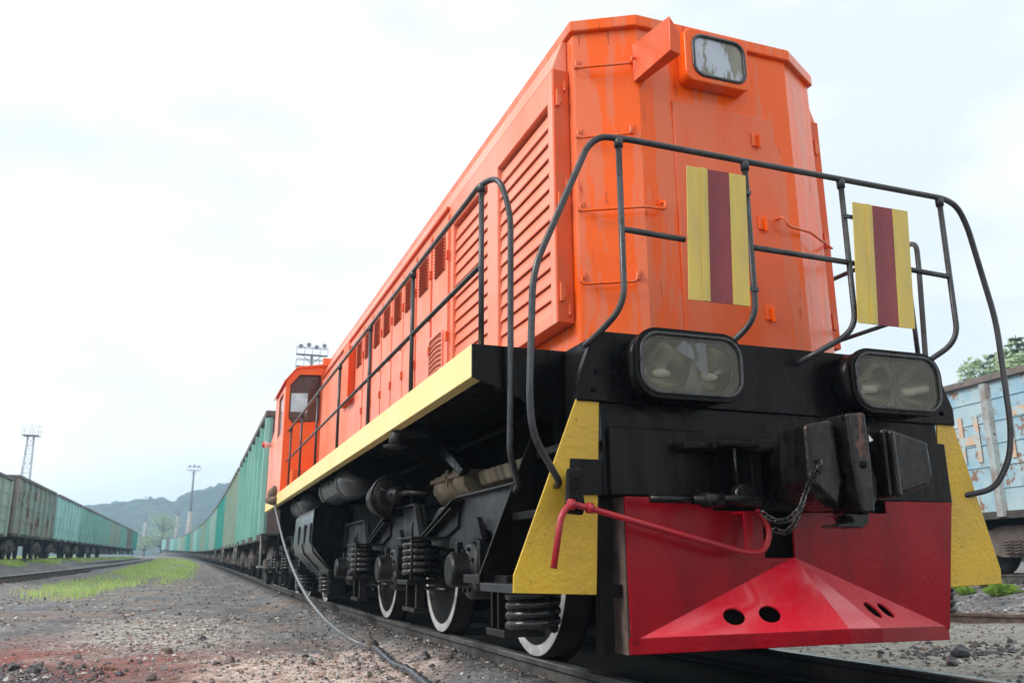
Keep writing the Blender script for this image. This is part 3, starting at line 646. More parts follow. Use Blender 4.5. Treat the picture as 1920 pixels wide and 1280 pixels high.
# headlights
def headlight(xc, tilt=0):
    root = empty('headlight', (xc, 3.664, 1.483), 0, LO)
    W_, H_ = .618, .350
    b = MB(); O = rrect(0, 0, W_ - .012, H_ - .02, .12, 8); I = rrect(0, 0, W_ - .045, H_ - .05, .105, 8)
    b.frame(O, I, 'y', -.155, .0, m_in=1, smooth=True); b.prism(rrect(0, 0, W_ - .047, H_ - .052, .105, 8), 'y', -.02, -.012, 1)
    b.build('lamp_case', ['black_paint', 'lamp_inner'], root)
    b = MB(); O = rrect(0, 0, W_, H_, .125, 8); I = rrect(0, 0, W_ - .056, H_ - .056, .10, 8)
    b.frame(O, I, 'y', -.178, -.150, smooth=True)
    for x, z in ((0, H_ / 2 - .014), (0, -H_ / 2 + .014), (W_ / 2 - .014, 0), (-W_ / 2 + .014, 0)): b.bolt((x, -.178, z), (0, -1, 0), .008, .008)
    b.build('bezel', 'black_paint', root, bevel=.008, seg=3)
    b = MB(); b.tube([(x, -.182, z) for x, z in rrect(0, 0, W_ - .058, H_ - .058, .098, 8)], .0085, 8, closed=True); b.build('gasket', 'rail_tube', root)
    b = MB(); b.prism(rrect(0, 0, W_ - .060, H_ - .060, .096, 8), 'y', -.176, -.172); b.build('lens', 'lens_glass', root)
    for s_ in (-1, 1):
        b = MB(); b.lathe([(-.065 + .125 * t, .122 * sqrt(max(0, 1 - t)) + .010) for t in [0, .06, .15, .3, .45, .6, .75, .88, .97, 1.0]], (s_ * .135, -.075, -.005), 'y', 32, caps=False)
        b.build('reflector', 'lamp_reflector', root, fix=False)
        b = MB(); b.lathe([(-.052, .004), (-.045, .014), (-.01, .020), (.03, .016), (.050, .004)], (s_ * .135 + .015, -.09, -.030), 'x', 14); b.build('bulb', 'lamp_bulb', root)  # bulb drawn large and pale to paint a glint in the bowl
        b = MB(); b.ring((s_ * .135, -.135, -.005), .125, .006, (1, 0, 0), (0, 0, 1), seg=28); b.build('reflector_rim', 'lamp_inner', root)
    b = MB(); hole = [[(s_ * .135 + .123 * cos(2 * pi * k / 24), -.005 + .123 * sin(2 * pi * k / 24)) for k in range(24)] for s_ in (-1, 1)]
    for h_, c0, w0 in ((hole[0], -.135, -.285), (hole[1], .135, .285)):
        o_ = []
        for k in range(24):
            a = 2 * pi * k / 24; cc, ss = cos(a), sin(a); t = min(.130 / max(1e-6, abs(cc)), .130 / max(1e-6, abs(ss))); o_.append((c0 + max(-.126, min(.133, cc * t)) if c0 < 0 else c0 + max(-.133, min(.126, cc * t)), max(-.128, min(.128, ss * t))))
        b.frame(o_, h_, 'y', -.136, -.131)
    b.build('lamp_liner', 'lamp_liner', root)
    return root
hl_ = headlight(-.640); headlight(.640)
b = MB(); b.prism([(-.085, .075), (-.035, .125), (.005, .10), (.06, .12), (.09, .115), (.09, -.05), (.06, -.035), (.035, -.01), (.01, .03), (-.03, .045)], 'y', -.1705, -.1695); b.build('shard_reflection', 'shard_reflection', hl_)
b = MB(); b.prism([(.002, .125), (.022, .125), (.045, .045), (.020, .0), (.045, -.13), (-.045, -.13), (.0, .01), (.022, .045)], 'y', -.1715, -.1707); b.build('olive_streak', 'lamp_liner', hl_)  # olive strip for the crack across the lens

# plough
def proj_plate(poly, y0, y1, m=0, b=None): b.prism(poly, 'y', y0, y1, m)
b = MB()
b.prism([(-.955, .860), (-.472, .860), (-.472, .800), (-.19, .800), (-.19, .205), (-.945, .205)], 'y', 3.640, 3.655)
b.prism([(-.01, .800), (.600, .800), (.600, .864), (1.068, .866), (.94, .205), (-.01, .205)], 'y', 3.640, 3.655)
b.prism([(-.19, .205), (-.01, .205), (-.01, .575), (-.19, .575)], 'y', 3.643, 3.655)
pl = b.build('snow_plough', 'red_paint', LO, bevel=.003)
# lower wedge: two sloping facets with round holes, built from a grid in facet coordinates
def facet(b, A, Bc, Fc, holes):
    """triangle apex A, outer corner Bc, front centre Fc; holes as (s,t,r) in barycentric-like coordinates on the plane"""
    A, Bc, Fc = map(Vector, (A, Bc, Fc)); u = (Bc - Fc); ul = u.length; u = u.normalized(); nn = u.cross(A - Fc).normalized(); w = nn.cross(u)
    if w.dot(A - Fc) < 0: w = -w
    bm = bmesh.new(); pts = []
    def P(a, c_): return Fc + u * a + w * c_
    loops = [[(0, 0), (ul, 0), ((A - Fc).dot(u), (A - Fc).dot(w))]]
    for hx, hz, rx, rz in holes: loops.append([(hx + rx * cos(2 * pi * k / 20), hz + rz * sin(2 * pi * k / 20)) for k in range(20)])
    es = []
    for lp in loops:
        vs = [bm.verts.new(P(*p)) for p in lp]
        es += [bm.edges.new((vs[i], vs[(i + 1) % len(vs)])) for i in range(len(vs))]
    r = bmesh.ops.triangle_fill(bm, use_beauty=True, use_dissolve=False, edges=es)
    bm.verts.index_update()
    vs = [v.co.copy() for v in bm.verts]; fs = [tuple(v.index for v in f.verts) for f in bm.faces]
    k = len(vs); th = nn * .010
    if th.y < 0: th = -th
    b.add(vs, fs); b.add([v + th for v in vs], [f[::-1] for f in fs])
    o = len(b.v) - 2 * k
    i0 = 0
    for lp in loops:
        m_ = len(lp)
        for i in range(m_): b.f.append((o + i0 + i, o + i0 + (i + 1) % m_, o + k + i0 + (i + 1) % m_, o + k + i0 + i)); b.m.append(0); b.sm.append(False)
        i0 += m_
    bm.free()
AP, CL, CR = (-.02, 3.638, .578), (-.945, 3.655, .222), (.945, 3.655, .222)
F1, F2, F3 = (-.22, 3.384, .250), (.02, 3.340, .256), (.25, 3.384, .250)
b = MB()
facet(b, AP, CL, F1, [(.110, .105, .050, .050), (.278, .100, .050, .050)])
facet(b, AP, F1, F2, [])
facet(b, AP, F3, F2, [])
facet(b, AP, CR, F3, [(.095, .115, .052, .052), (.225, .112, .050, .050)])
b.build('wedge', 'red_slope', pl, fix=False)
b = MB(); b.prism([(-.80, .235), (.80, .235), (.25, .44), (0, .54), (-.25, .44)], 'y', 3.628, 3.634); b.build('hole_shade_plate', 'tar_black', pl)  # black panel added behind the wedge holes as painted shade
b = MB(); EP = [(-.947, 3.655, .224), (-.22, 3.382, .251), (.02, 3.337, .257), (.25, 3.382, .251), (.947, 3.655, .224)]
for (x0, y0, z0), (x1, y1, z1) in zip(EP, EP[1:]):
    d0, d1 = .073 - .006 * (abs(x0) < .5), .073 - .006 * (abs(x1) < .5)
    b.add([(x0, y0, z0), (x1, y1, z1), (x1, y1, z1 - d1), (x0, y0, z0 - d0), (x0, y0 + .014, z0), (x1, y1 + .014, z1), (x1, y1 + .014, z1 - d1), (x0, y0 + .014, z0 - d0)],
          [(0, 1, 2, 3), (7, 6, 5, 4), (0, 4, 5, 1), (2, 6, 7, 3)] + ([(0, 3, 7, 4)] if x0 < -.9 else []) + ([(1, 5, 6, 2)] if x1 > .9 else []))
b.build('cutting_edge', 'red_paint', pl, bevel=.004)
for x_ in (-.948, .927): b = MB(); b.box(x_, x_ + .013, 3.674, 3.90, .15, .86); b.build('side_plate', 'rust_steel', pl)
b = MB(); b.box(-1.04, -.955, 3.70, 3.73, .40, .46); b.box(-1.05, -.99, 3.72, 3.80, .15, .86); b.box(.95, 1.04, 3.70, 3.73, .42, .52); b.box(-.8, .8, 3.72, 3.74, .50, .86)
b.build('plough_bracket', 'tar_black', pl, bevel=.003)

# uncoupling rod and its bracket
b = MB(); b.prism([(-1.285, .965), (-1.225, .975), (-1.20, .80), (-1.215, .765), (-1.285, .77), (-1.295, .80)], 'y', 3.55, 3.575); b.box(-1.222, -1.205, 3.575, 3.70, .80, .97); b.obox((-1.255, 3.545, .88), (.035, 0, 0), (0, .012, 0), (0, 0, .09))
for z in (.93, .885, .84): b.bolt((-1.255, 3.532, z), (0, -1, 0), .012, .012)
b.build('rod_bracket', 'black_rough', LO, bevel=.006)
b = MB(); b.tube(fillet([(-1.385, 3.50, .535), (-1.345, 3.50, .76), (-1.30, 3.50, .812), (-1.22, 3.50, .795), (-.40, 3.50, .597), (-.295, 3.50, .600), (-.250, 3.50, .70), (-.245, 3.60, .80)], [.06, .04, .02, .05, .05, .05], 6), .0145, 10)
for x in (-1.295, -1.205): b.lathe([(-.014, .024), (.014, .024)], (x, 3.50, .808 if x < -1.25 else .793), 'x', 12)
b.build('uncoupling_rod', 'red_rod', LO)
b = MB(); b.obox((-.375, 3.50, .69), (.026, 0, 0), (0, .006, 0), (0, 0, .095)); b.obox((-.34, 3.55, .785), (.06, 0, 0), (0, .055, 0), (0, 0, .006)); b.build('rod_hanger', 'red_paint', LO, bevel=.003)

# coupler
cp = empty('coupler', (0, 3.64, .98), 0, LO)
def CPb(name, fn, m='cast_iron', bev=.018): bb = MB(); fn(bb); o = bb.build(name, m, LO, bevel=bev); o.parent = cp; o.location = (0, -3.64, -.98); return o
def body(b):
    b.box(-.16, .14, 3.22, 3.64, .84, 1.12)
    b.prism([(-.30, 1.155), (-.14, 1.185), (-.12, .90), (-.16, .78), (-.30, .90)], 'y', 3.12, 3.34)
    b.prism([(-.13 + .16 * cos(a * pi / 8 + pi / 2), .93 + .155 * sin(a * pi / 8 + pi / 2)) for a in range(9)], 'y', 3.14, 3.34)
    b.prism([(-.006, 1.205), (.035, 1.13), (.06, 1.05), (.06, .86), (.02, .775), (-.02, .77)], 'y', 3.12, 3.34)
    b.box(.03, .17, 3.30, 3.42, .83, 1.125)
    b.prism([(.02 + .10 * cos(a * pi / 8), .90 + .13 * sin(a * pi / 8)) for a in range(-4, 5)] + [(.02, .80)], 'y', 3.16, 3.34)
def claw(b):
    b.prism([(-.118, 1.205), (-.010, 1.215), (-.004, 1.0), (-.012, .765), (-.085, .762), (-.105, .95)], 'y', 3.06, 3.26)
    b.prism([(-.010, 1.212), (.012, 1.15), (.022, 1.0), (.012, .88), (-.010, .77)], 'y', 3.10, 3.26)
def guard(b):
    b.prism([(.135, 1.155), (.185, 1.157), (.405, 1.105), (.412, .945), (.38, .90), (.135, .835)], 'y', 3.12, 3.30)
    b.prism([(.155, 1.15), (.185, 1.15), (.19, .84), (.155, .84)], 'y', 3.09, 3.13)
def low(b):
    b.prism([(-.17, .755), (-.03, .765), (-.035, .725), (-.075, .698), (-.20, .70), (-.205, .712), (-.12, .722), (-.13, .745)], 'y', 3.08, 3.20)
def plate(b):
    b.box(-.66, -.16, 3.56, 3.66, 1.085, 1.125); b.box(-.52, -.30, 3.46, 3.56, 1.09, 1.12)
    for x in (-.60, -.53, -.46, -.39): b.bolt((x, 3.515, 1.095), (0, -1, 0), .018, .02)
CPb('coupler_body', body); CPb('coupler_claw', claw, bev=.016); CPb('guard_arm', guard); CPb('lock_foot', low, bev=.008); CPb('coupler_carrier', plate, 'black_rough', .008)
CPb('coupler_carrier', lambda b: b.box(.30, .50, 3.55, 3.66, .86, 1.15), 'black_rough', .008)
CPb('draft_housing', lambda b: (b.frame(rrect(-.0, .98, .52, .36, .04), rrect(-.0, .98, .40, .25, .04), 'y', 3.60, 3.66)), 'black_rough', .01)
def vb(b):
    b.lathe([(-.03, .05), (.0, .055), (.03, .05)], (-.43, 3.45, .86), 'y', 14); b.lathe([(-.05, .035), (.05, .035)], (-.60, 3.45, .835), 'x', 12)
    b.tube([(-.70, 3.46, .835), (-.5, 3.44, .84), (-.36, 3.42, .83)], .022, 8); b.tube([(-.46, 3.45, 1.08), (-.455, 3.45, .90)], .007, 6); b.tube([(-.9, 3.5, .84), (-.70, 3.46, .835)], .018, 8)
CPb('brake_valve', vb, 'cast_iron', 0)
def chain(b):
    b.ring((-.262, 3.10, .975), .02, .005, (0, 1, 0), (0, 0, 1))
    A = [(-.27, 3.08, .965), (-.30, 3.08, .935), (-.345, 3.08, .885), (-.376, 3.08, .829), (-.40, 3.09, .765), (-.425, 3.10, .71), (-.46, 3.12, .675), (-.50, 3.14, .69)]
    B2 = [(-.385, 3.08, .80), (-.42, 3.08, .765), (-.465, 3.09, .728), (-.515, 3.10, .722), (-.545, 3.12, .742), (-.56, 3.14, .765)]
    for path in (A, B2):
        pts = []
        for p0, p1 in zip(path, path[1:]):
            l = (Vector(p1) - Vector(p0)).length; nn = max(1, round(l / .024))
            for i in range(nn): pts.append(Vector(p0).lerp(Vector(p1), i / nn))
        pts.append(Vector(path[-1]))
        for i in range(len(pts) - 1):
            d = (pts[i + 1] - pts[i]).normalized(); s_ = d.cross(Vector((0, 1, 0))).normalized() if i % 2 else d.cross(Vector((1, .3, .2))).normalized()
            b.ring((pts[i] + pts[i + 1]) / 2,   .0105, .0038, d, s_, seg=10, sq=1.9)
    b.ring((-.315, 3.07, .918), .028, .0045, (-.5, 0, -.8), (.8, 0, -.5), seg=18, sq=1.15)
CPb('chain', chain, 'chain_steel', 0)
CPb('pin_hole', lambda b: (b.lathe([(-.004, .004), (-.004, .017), (.002, .017)], (-.055, 3.058, .975), 'y', 14)), 'tar_black', 0)
CPb('white_mark', lambda b: b.add([(.028, 3.095, 1.12), (.052, 3.095, 1.095), (.028, 3.095, 1.085)], [(0, 1, 2)]), 'white_mark', 0)

# handrails
TR = .0165
def collar(b, p, h=.04): b.lathe([(-h, TR * 1.32), (0, TR * 1.4), (.006, TR * 1.1)], p, 'z', 12)
fr = empty('front_handrail', (0, 3.69, 1.66), 0, LO)
def FR(name, fn, parent, m='rail_tube'): bb = MB(); fn(bb); o = bb.build(name, m, parent); return o
b = MB()
b.tube(fillet([(-1.277, 3.722, .905), (-1.277, 3.66, .915), (-1.45, 3.56, 1.12), (-1.475, 3.53, 1.28), (-1.462, 3.50, 1.88), (-1.20, 3.42, 2.52), (-1.14, 3.40, 2.572), (-1.00, 3.39, 2.578),
               (1.04, 3.39, 2.566), (1.16, 3.41, 2.545), (1.24, 3.43, 2.44), (1.44, 3.50, 1.90), (1.465, 3.53, 1.28), (1.45, 3.56, 1.10), (1.38, 3.62, .945), (1.26, 3.70, .915), (1.24, 3.722, .915)],
              [.03, .10, .10, .12, .10, .06, .05, .05, .06, .08, .12, .12, .08, .08, .04], 7), TR, 12)
top = b.build('top_rail', 'rail_tube', fr); top.location = (0, -3.69, -1.66)
for x0, x1, zt in ((-1.045, -1.125, 2.578), (-.312, -.40, 2.574), (.306, .125, 2.570), (1.005, .87, 2.566)):
    b = MB(); b.tube(fillet([(x0, 3.39, zt), (x0 + (-.0), 3.395, 1.72), (x1, 3.55, 1.60), (x1, 3.665, 1.585)], [.10, .05], 7), TR * .93, 12); collar(b, (x0, 3.39, zt - .012)); o = b.build('post', 'rail_tube', fr); o.location = (0, -3.69, -1.66)
for x0, x1 in ((-1.045, -.70), (-.312, .35), (.72, 1.005)):
    b = MB(); b.tube([(x0, 3.393, 2.10), (x1, 3.393, 2.09)], TR * .9, 10); o = b.build('middle_rail', 'rail_tube', fr); o.location = (0, -3.69, -1.66)
for sx in (-1, 1):
    sr_ = empty('side_handrail', (sx * 1.5, 4.15, 1.65), 0, LO)
    def pl_(o): o.parent = sr_; o.location = (-sx * 1.5, -4.15, -1.65)
    b = MB(); yend = 13.85
    b.tube(fillet([(sx * 1.285, 4.232, .92), (sx * 1.285, 4.18, .95), (sx * 1.375, 4.06, 1.10), (sx * 1.385, 4.02, 1.3), (sx * 1.400, 3.96, 2.36), (sx * 1.45, 4.0, 2.58), (sx * 1.5, 4.17, 2.60), (sx * 1.5, 4.4, 2.595), (sx * 1.5, yend, 2.60)],
              [.02, .04, .06, .10, .10, .08, .02], 7), TR, 12); pl_(b.build('top_rail', 'rail_tube', LO))
    b = MB(); b.tube([(sx * 1.5, 4.15, 2.12), (sx * 1.5, yend, 2.13)], TR * .9, 10); pl_(b.build('middle_rail', 'rail_tube', LO))
    for y in (4.15, 5.70, 7.24, 8.87, 10.5, 12.05, 13.4):
        b = MB(); b.tube([(sx * 1.5, y, 1.655), (sx * 1.5, y, 2.595)], TR * .93, 10); collar(b, (sx * 1.5, y, 2.585)); pl_(b.build('post', 'rail_tube', LO))
# striped boards on the front rail
def board(x0, x1, z0, z1, lean, nm='warning_board'):
    r = empty(nm, ((x0 + x1) / 2, 3.365, z1), 0, LO); w = (x1 - x0); hh = z1 - z0
    def P(u, v, d): return (-w / 2 + u * w - lean * v, d, -v * hh)
    for name, u0, u1, mm in (('yellow_stripe', 0, .345, 'board_yellow'), ('red_stripe', .345, .715, 'board_red'), ('yellow_stripe', .715, 1, 'board_yellow')):
        b = MB(); d0, d1 = (-.006, 0) if name[0] == 'y' else (-.0045, 0)
        b.add([P(u0, 0, d0), P(u1, 0, d0), P(u1, 1, d0), P(u0, 1, d0), P(u0, 0, d1), P(u1, 0, d1), P(u1, 1, d1), P(u0, 1, d1)],
              [(0, 3, 2, 1), (4, 5, 6, 7), (0, 1, 5, 4), (1, 2, 6, 5), (2, 3, 7, 6), (3, 0, 4, 7)])
        if u0 == 0: b.obox(P(.26, .5, -.009), (.012 * 1, 0, 0), (-lean * .5, 0, -hh / 2), (0, .003, 0))
        b.build(name, mm, r)
    for v in (.12, .86): b = MB(); b.obox((-w / 2 - .02 if x0 > 0 else w / 2 + .0, .012, -v * hh), (.035, 0, 0), (0, .006, 0), (0, 0, .01)); b.build('clip', 'rail_tube', r)
board(-.682, -.335, 1.772, 2.475, .034); board(.346, .724, 1.75, 2.43, .055)

# ------------------------------------------------------------------ running gear
def wheel(parent, sx, y):
    b = MB(); x = sx * .79; d = sx
    prof = [(-.11, .10), (-.09, .30), (-.105, .42), (-.115, .47), (-.11, .553), (-.085, .552), (-.075, .527), (.035, .520), (.042, .508), (.040, .446), (.010, .434), (.0, .30), (.02, .16), (.07, .13), (.07, .09)]
    mm = [0] * 8 + [1, 0, 0, 0, 0, 0]
    b.lathe([(p * d, r) for p, r in prof], (x, y, .521), 'x', 48, mm)
    return b.build('wheel', ['wheel_dark', 'wheel_white'], parent)
def coil(b, x, y, z0, z1, R=.115, r=.021, turns=5.5):
    n = int(turns * 22); pts = []
    for i in range(n + 1):
        t = i / n; a = 2 * pi * turns * t; pts.append((x + R * cos(a), y + R * sin(a), z0 + r + (z1 - z0 - 2 * r) * t))
    b.tube(pts, r, 8)
def bogie(ys_, rear=False):
    root = empty('bogie', (0, ys_[1], .52), 0, LO); off = (0, -ys_[1], -.52)
    def fx(o): o.location = off; return o
    for y in ys_:
        for sx in (-1, 1): fx(wheel(root, sx, y))
        b = MB(); b.lathe([(-.78, .08), (.78, .08)], (0, y, .52), 'x', 16); fx(b.build('axle', 'wheel_dark', root))
        b = MB(); b.box(-.62, .60, y - .42, y + .62, .20, .88); b.lathe([(-.66, .34), (-.45, .36), (-.40, .30)], (0, y, .52), 'x', 20); fx(b.build('axle_blocker', 'tar_black', root, bevel=.05))  # dark block added at each axle to cut off the lit ground beyond
    y0, y1, y2 = ys_
    for sx in (-1, 1):
        b = MB(); X0, X1 = sorted((sx * 1.10, sx * 1.145))
        out = []
        def arch(yc, r=.30, n=10): return [(yc + r * cos(pi * i / n) * 1.0, .43 + .33 * sin(pi * i / n)) for i in range(n, -1, -1)]
        lowz, seat, topz = .40, .74, .985
        up = [(y0 - .72, seat), (y0 - .62, topz), (y0 + .52, topz - .0), (y0 + 1.22, seat), (y1 - .62, seat), (y1 - .42, topz + .03), (y1 + .50, topz + .03), (y1 + 1.20, seat), (y2 - .62, seat), (y2 - .42, topz), (y2 + .62, topz), (y2 + .72, seat)]
        dn = [(y2 + .72, .66), (y2 + .36, .66)] + arch(y2)[::-1] + [(y2 - .36, .66), (y1 + .36, .66)] + arch(y1)[::-1] + [(y1 - .36, .66), (y0 + .36, .66)] + arch(y0)[::-1] + [(y0 - .36, .66), (y0 - .72, .66)]
        b.prism(up + dn, 'x', X0, X1)
        F = sx * 1.145; 
        def flange(pa, pb, w=.10, th=.014):
            a0, a1 = sorted((F, F + sx * w)); dy, dz = pb[0] - pa[0], pb[1] - pa[1]; l = hypot(dy, dz); ny, nz_ = -dz / l * th, dy / l * th
            b.prism([pa, pb, (pb[0] + ny, pb[1] + nz_), (pa[0] + ny, pa[1] + nz_)], 'x', a0, a1)
        for i in range(len(up) - 1): flange(up[i], up[i + 1], .045)
        fx(b.build('side_frame', 'grey_frame', root, bevel=.004))
        # springs between the axles, seats and hangers
        for yc in ((y0 + y1) / 2, (y1 + y2) / 2):
            s1 = MB(); coil(s1, sx * 1.28, yc, .455, .725, .115, .0235, 4.8); coil(s1, sx * 1.28, yc, .47, .71, .06, .013, 7); fx(s1.build('spring', 'spring_steel', root))
            b = MB(); a0, a1 = sorted((sx * 1.10, sx * 1.42))
            b.box(a0, a1, yc - .26, yc + .20, .728, .742); b.box(a0, a1, yc - .16, yc + .16, .42, .45)
            b.prism([(yc - .62, .965), (yc - .60, .975), (yc + .24, .752), (yc + .22, .742)], 'x', *sorted((sx * 1.15, sx * 1.24)))
            b.prism([(yc - .52, .94), (yc + .12, .742), (yc - .26, .742), (yc - .52, .80)], 'x', *sorted((sx * 1.145, sx * 1.17)))
            b.prism([(yc - .56, .915), (yc - .545, .925), (yc + .14, .755), (yc + .125, .742)], 'x', *sorted((sx * 1.15, sx * 1.23)))
            b.tube([(sx * 1.40, yc - .2, .74), (sx * 1.40, yc - .2, .45)], .012, 6); b.tube([(sx * 1.40, yc - .20, .84), (sx * 1.40, yc - .2, .74)], .010, 6)
            # U-shaped hanger
            for q in (-.15, .12): b.box(*sorted((sx * 1.29, sx * 1.35)), yc + q, yc + q + .035, .255, .42)
            b.box(*sorted((sx * 1.27, sx * 1.37)), yc - .17, yc + .175, .235, .262)
            fx(b.build('spring_seat', 'dark_frame', root, bevel=.004))
        for yc in (y0 - 1.06, y2 + 1.06):
            s1 = MB(); coil(s1, sx * 1.26, yc, .225, .44, .115, .0235, 3.8); fx(s1.build('spring', 'spring_steel', root))
            b = MB(); b.box(*sorted((sx * 1.10, sx * 1.40)), yc - .16, yc + .16, .44, .455); 
            b.box(*sorted((sx * 1.14, sx * 1.36)), yc + (.14 if yc < y0 else -.42), yc + (.42 if yc < y0 else -.14), .20, .235)
            for q in (.30, .40): b.box(*sorted((sx * 1.16, sx * 1.34)), yc + (q - .02 if yc < y0 else -q), yc + (q if yc < y0 else -q + .02), .235, .45)
            b.box(*sorted((sx * 1.10, sx * 1.40)), *sorted((yc, yc + (.7 if yc < y0 else -.7))), .455, .50)
            fx(b.build('spring_seat', 'dark_frame', root, bevel=.004))
        # axle boxes
        for i, yc in enumerate(ys_):
            b = MB(); b.lathe([(sx * 1.0, .17), (sx * 1.24, .17), (sx * 1.26, .15), (sx * 1.27, .10), (sx * 1.37, .098), (sx * 1.385, .085)], (0, yc, .52), 'x', 24)
            b.box(*sorted((sx * 1.04, sx * 1.23)), yc - .27, yc + .27, .43, .60)
            for a in range(8): b.bolt((sx * 1.262, yc + .128 * cos(a * pi / 4 + .3), .52 + .128 * sin(a * pi / 4 + .3)), (sx, 0, 0), .014, .018)
            for q in (-.25, .25): b.lathe([(sx * 1.19, .05), (sx * 1.29, .05), (sx * 1.30, .035)], (0, yc + q, .52 + q * .25), 'x', 12); b.obox((sx * 1.25, yc + q * .9, .60), (.02, 0, 0), (0, .03, 0), (0, 0, .09))
            b.prism([(yc - .09, .70), (yc + .02, .84), (yc + .10, .70)], 'x', *sorted((sx * 1.16, sx * 1.20)))
            fx(b.build('axle_box', 'dark_frame', root, bevel=.005))
            # brake rigging
            b = MB()
            for q in (-.60, .60):
                b.prism([(yc + q - .03, .80), (yc + q + .03, .80), (yc + q * .93 + .03, .42), (yc + q * .93 - .03, .40)], 'x', *sorted((sx * .86, sx * .90)))
                b.prism([(yc + q * .95, .60), (yc + q * .88, .62), (yc + q * .83, .42), (yc + q * .93, .38)], 'x', *sorted((sx * .74, sx * .86)))
            b.tube([(sx * .95, yc - .58, .36), (sx * .95, yc + .58, .36)], .018, 6)
            fx(b.build('brake_gear', 'dark_frame', root))
    b = MB(); b.box(-1.10, 1.10, y0 + .85, y0 + 1.2, .62, .95); b.box(-1.10, 1.10, y1 + .85, y1 + 1.2, .62, .95); b.box(-1.1, 1.1, y0 - .72, y0 - .66, .55, .95); b.box(-.7, .7, y0 - .6, y2 + .6, .6, .92)
    fx(b.build('bogie_bolster', 'tar_black', root))
    return root
bogie((5.12, 7.22, 9.34)); bogie((13.55, 15.4, 17.3) if False else (13.62, 15.60, 17.55 - .4))

# fuel tank with folded side and three slots
b = MB()
def tank_prof(s): return [(s * .55, 1.26), (s * 1.30, 1.26), (s * 1.40, 1.235), (s * 1.45, 1.17), (s * 1.47, .80), (s * 1.44, .70), (s * 1.05, .30), (s * .55, .28)]
for s_ in (-1, 1):
    b.prism(tank_prof(s_), 'y', 10.45, 12.55)
b.prism([(-.56, 1.2), (-.56, .30), (.56, .30), (.56, 1.2)], 'y', 10.5, 12.5)
tk = b.build('fuel_tank', 'tank_paint', LO, bevel=.02, seg=3)
b = MB()
for y in (10.80, 11.35, 11.95): b.prism([(y - .06, 1.02), (y, 1.05), (y + .06, 1.02), (y + .06, .84), (y, .80), (y - .06, .84)], 'x', -1.476, -1.452)
b.build('gauge_slot', 'tar_black', tk)
b = MB(); b.prism([(-1.40, 1.27), (-1.49, 1.19), (-1.51, .80), (-1.08, .25), (-1.03, .25), (-1.03, 1.27)], 'y', 10.40, 10.445); b.build('end_flange', 'black_paint', tk, bevel=.008)
for y in (10.6, 11.5):
    b = MB(); b.prism([(-1.475, .83), (-1.482, .80), (-1.452, .69), (-1.06, .288), (-1.05, .30), (-1.44, .705)], 'y', y, y + .03); b.build('tank_strap', 'black_paint', tk)
# air reservoirs hung under the sill
def reservoir(y0, y1, x, z, r):
    b = MB(); b.lathe([(y0, .0), (y0 + .015, r * .55), (y0 + .06, r * .88), (y0 + .12, r), (y0 + .36, r), (y0 + .361, r * 1.03), (y0 + .40, r * 1.03), (y0 + .401, r), (y1 - .10, r), (y1 - .03, r * .8), (y1, 0)], (x, 0, z), 'y', 28)
    for y in ((y0 + .25), (y1 - .25)): b.ring((x, y, z), r + .006, .012, (1, 0, 0), (0, 0, 1), seg=28)
    return b.build('air_reservoir', 'tank_paint', LO)
reservoir(9.0, 10.7, -1.25, 1.41, .172); reservoir(12.7, 14.0, -1.22, 1.42, .17)
# hand brake / brake cylinder drum with rods
b = MB(); c0 = (-1.25, 7.35, 1.12)
b.lathe([(.0, .10), (.02, .17), (.06, .185), (.10, .175), (.20, .165), (.34, .155), (.38, .12), (.40, .05)], c0, 'y', 30)
b.ring((-1.25, 7.33, 1.12), .178, .014, (1, 0, 0), (0, 0, 1), seg=30)
b.lathe([(-.30, .03), (-.28, .055), (-.22, .055), (-.21, .07), (-.12, .07), (-.11, .05), (.02, .06)], c0, 'y', 20)
for a in range(3): t = a * 2 * pi / 3 + .5; b.tube([(-1.25 + .03 * cos(t), 7.24, 1.12 + .03 * sin(t)), (-1.25 + .16 * cos(t), 7.35, 1.12 + .16 * sin(t))], .008, 6)
for a in range(6): t = a * pi / 3; b.bolt((-1.25 + .055 * cos(t), 7.10, 1.12 + .055 * sin(t)), (0, -1, 0), .012, .014)
b.tube([(-1.25, 7.1, 1.12), (-1.22, 6.85, 1.12), (-1.1, 6.7, 1.10)], .02, 8)
b.build('brake_cylinder', 'dark_frame', LO)
# canvas bellows between the frames
b = MB(); nS = 12
def bell(y, s, dz=0): return [(-.97, 1.26 + dz), (-.30, 1.28 + dz), (-.32, 1.18 - .02 * s), (-.52, 1.10), (-.74, 1.05), (-.90, 1.07), (-.97, 1.16)]
ring = []
for i in range(nS + 1):
    y = 6.15 + (7.0 - 6.15) * i / nS; s_ = sin(i * pi / nS * 3) * .03
    o = len(b.v); pr = bell(y, s_)
    for x, z in pr: b.v.append((x * (1 + s_ * .5), y, z + .012 * sin(i * 1.9) - .03 * (1 - sin(pi * i / nS))))
    if i:
        k = len(pr)
        for j in range(k): b.f.append((o - k + j, o - k + (j + 1) % k, o + (j + 1) % k, o + j)); b.m.append(0); b.sm.append(True)
b.f.append(tuple(range(7))); b.m.append(0); b.sm.append(False)
cv = b.build('canvas_bellows', 'canvas', LO)
b = MB(); b.box(-.99, -.28, 6.12, 6.15, 1.195, 1.225); b.box(-1.0, -.985, 6.13, 7.0, 1.195, 1.225); b.box(-.72, -.68, 6.11, 6.15, 1.14, 1.27); b.box(-1.0, -.985, 6.5, 6.54, 1.14, 1.27); b.build('strap', 'canvas_strap', cv)
b = MB()
for i in range(9):
    y = 4.75 + i * .13; b.prism([(-.95, 1.20), (-.3, 1.22), (-.3, 1.10), (-.6, 1.07), (-.92, 1.10)], 'y', y, y + .12)
b.build('canvas_bellows', 'canvas', LO, bevel=.02)
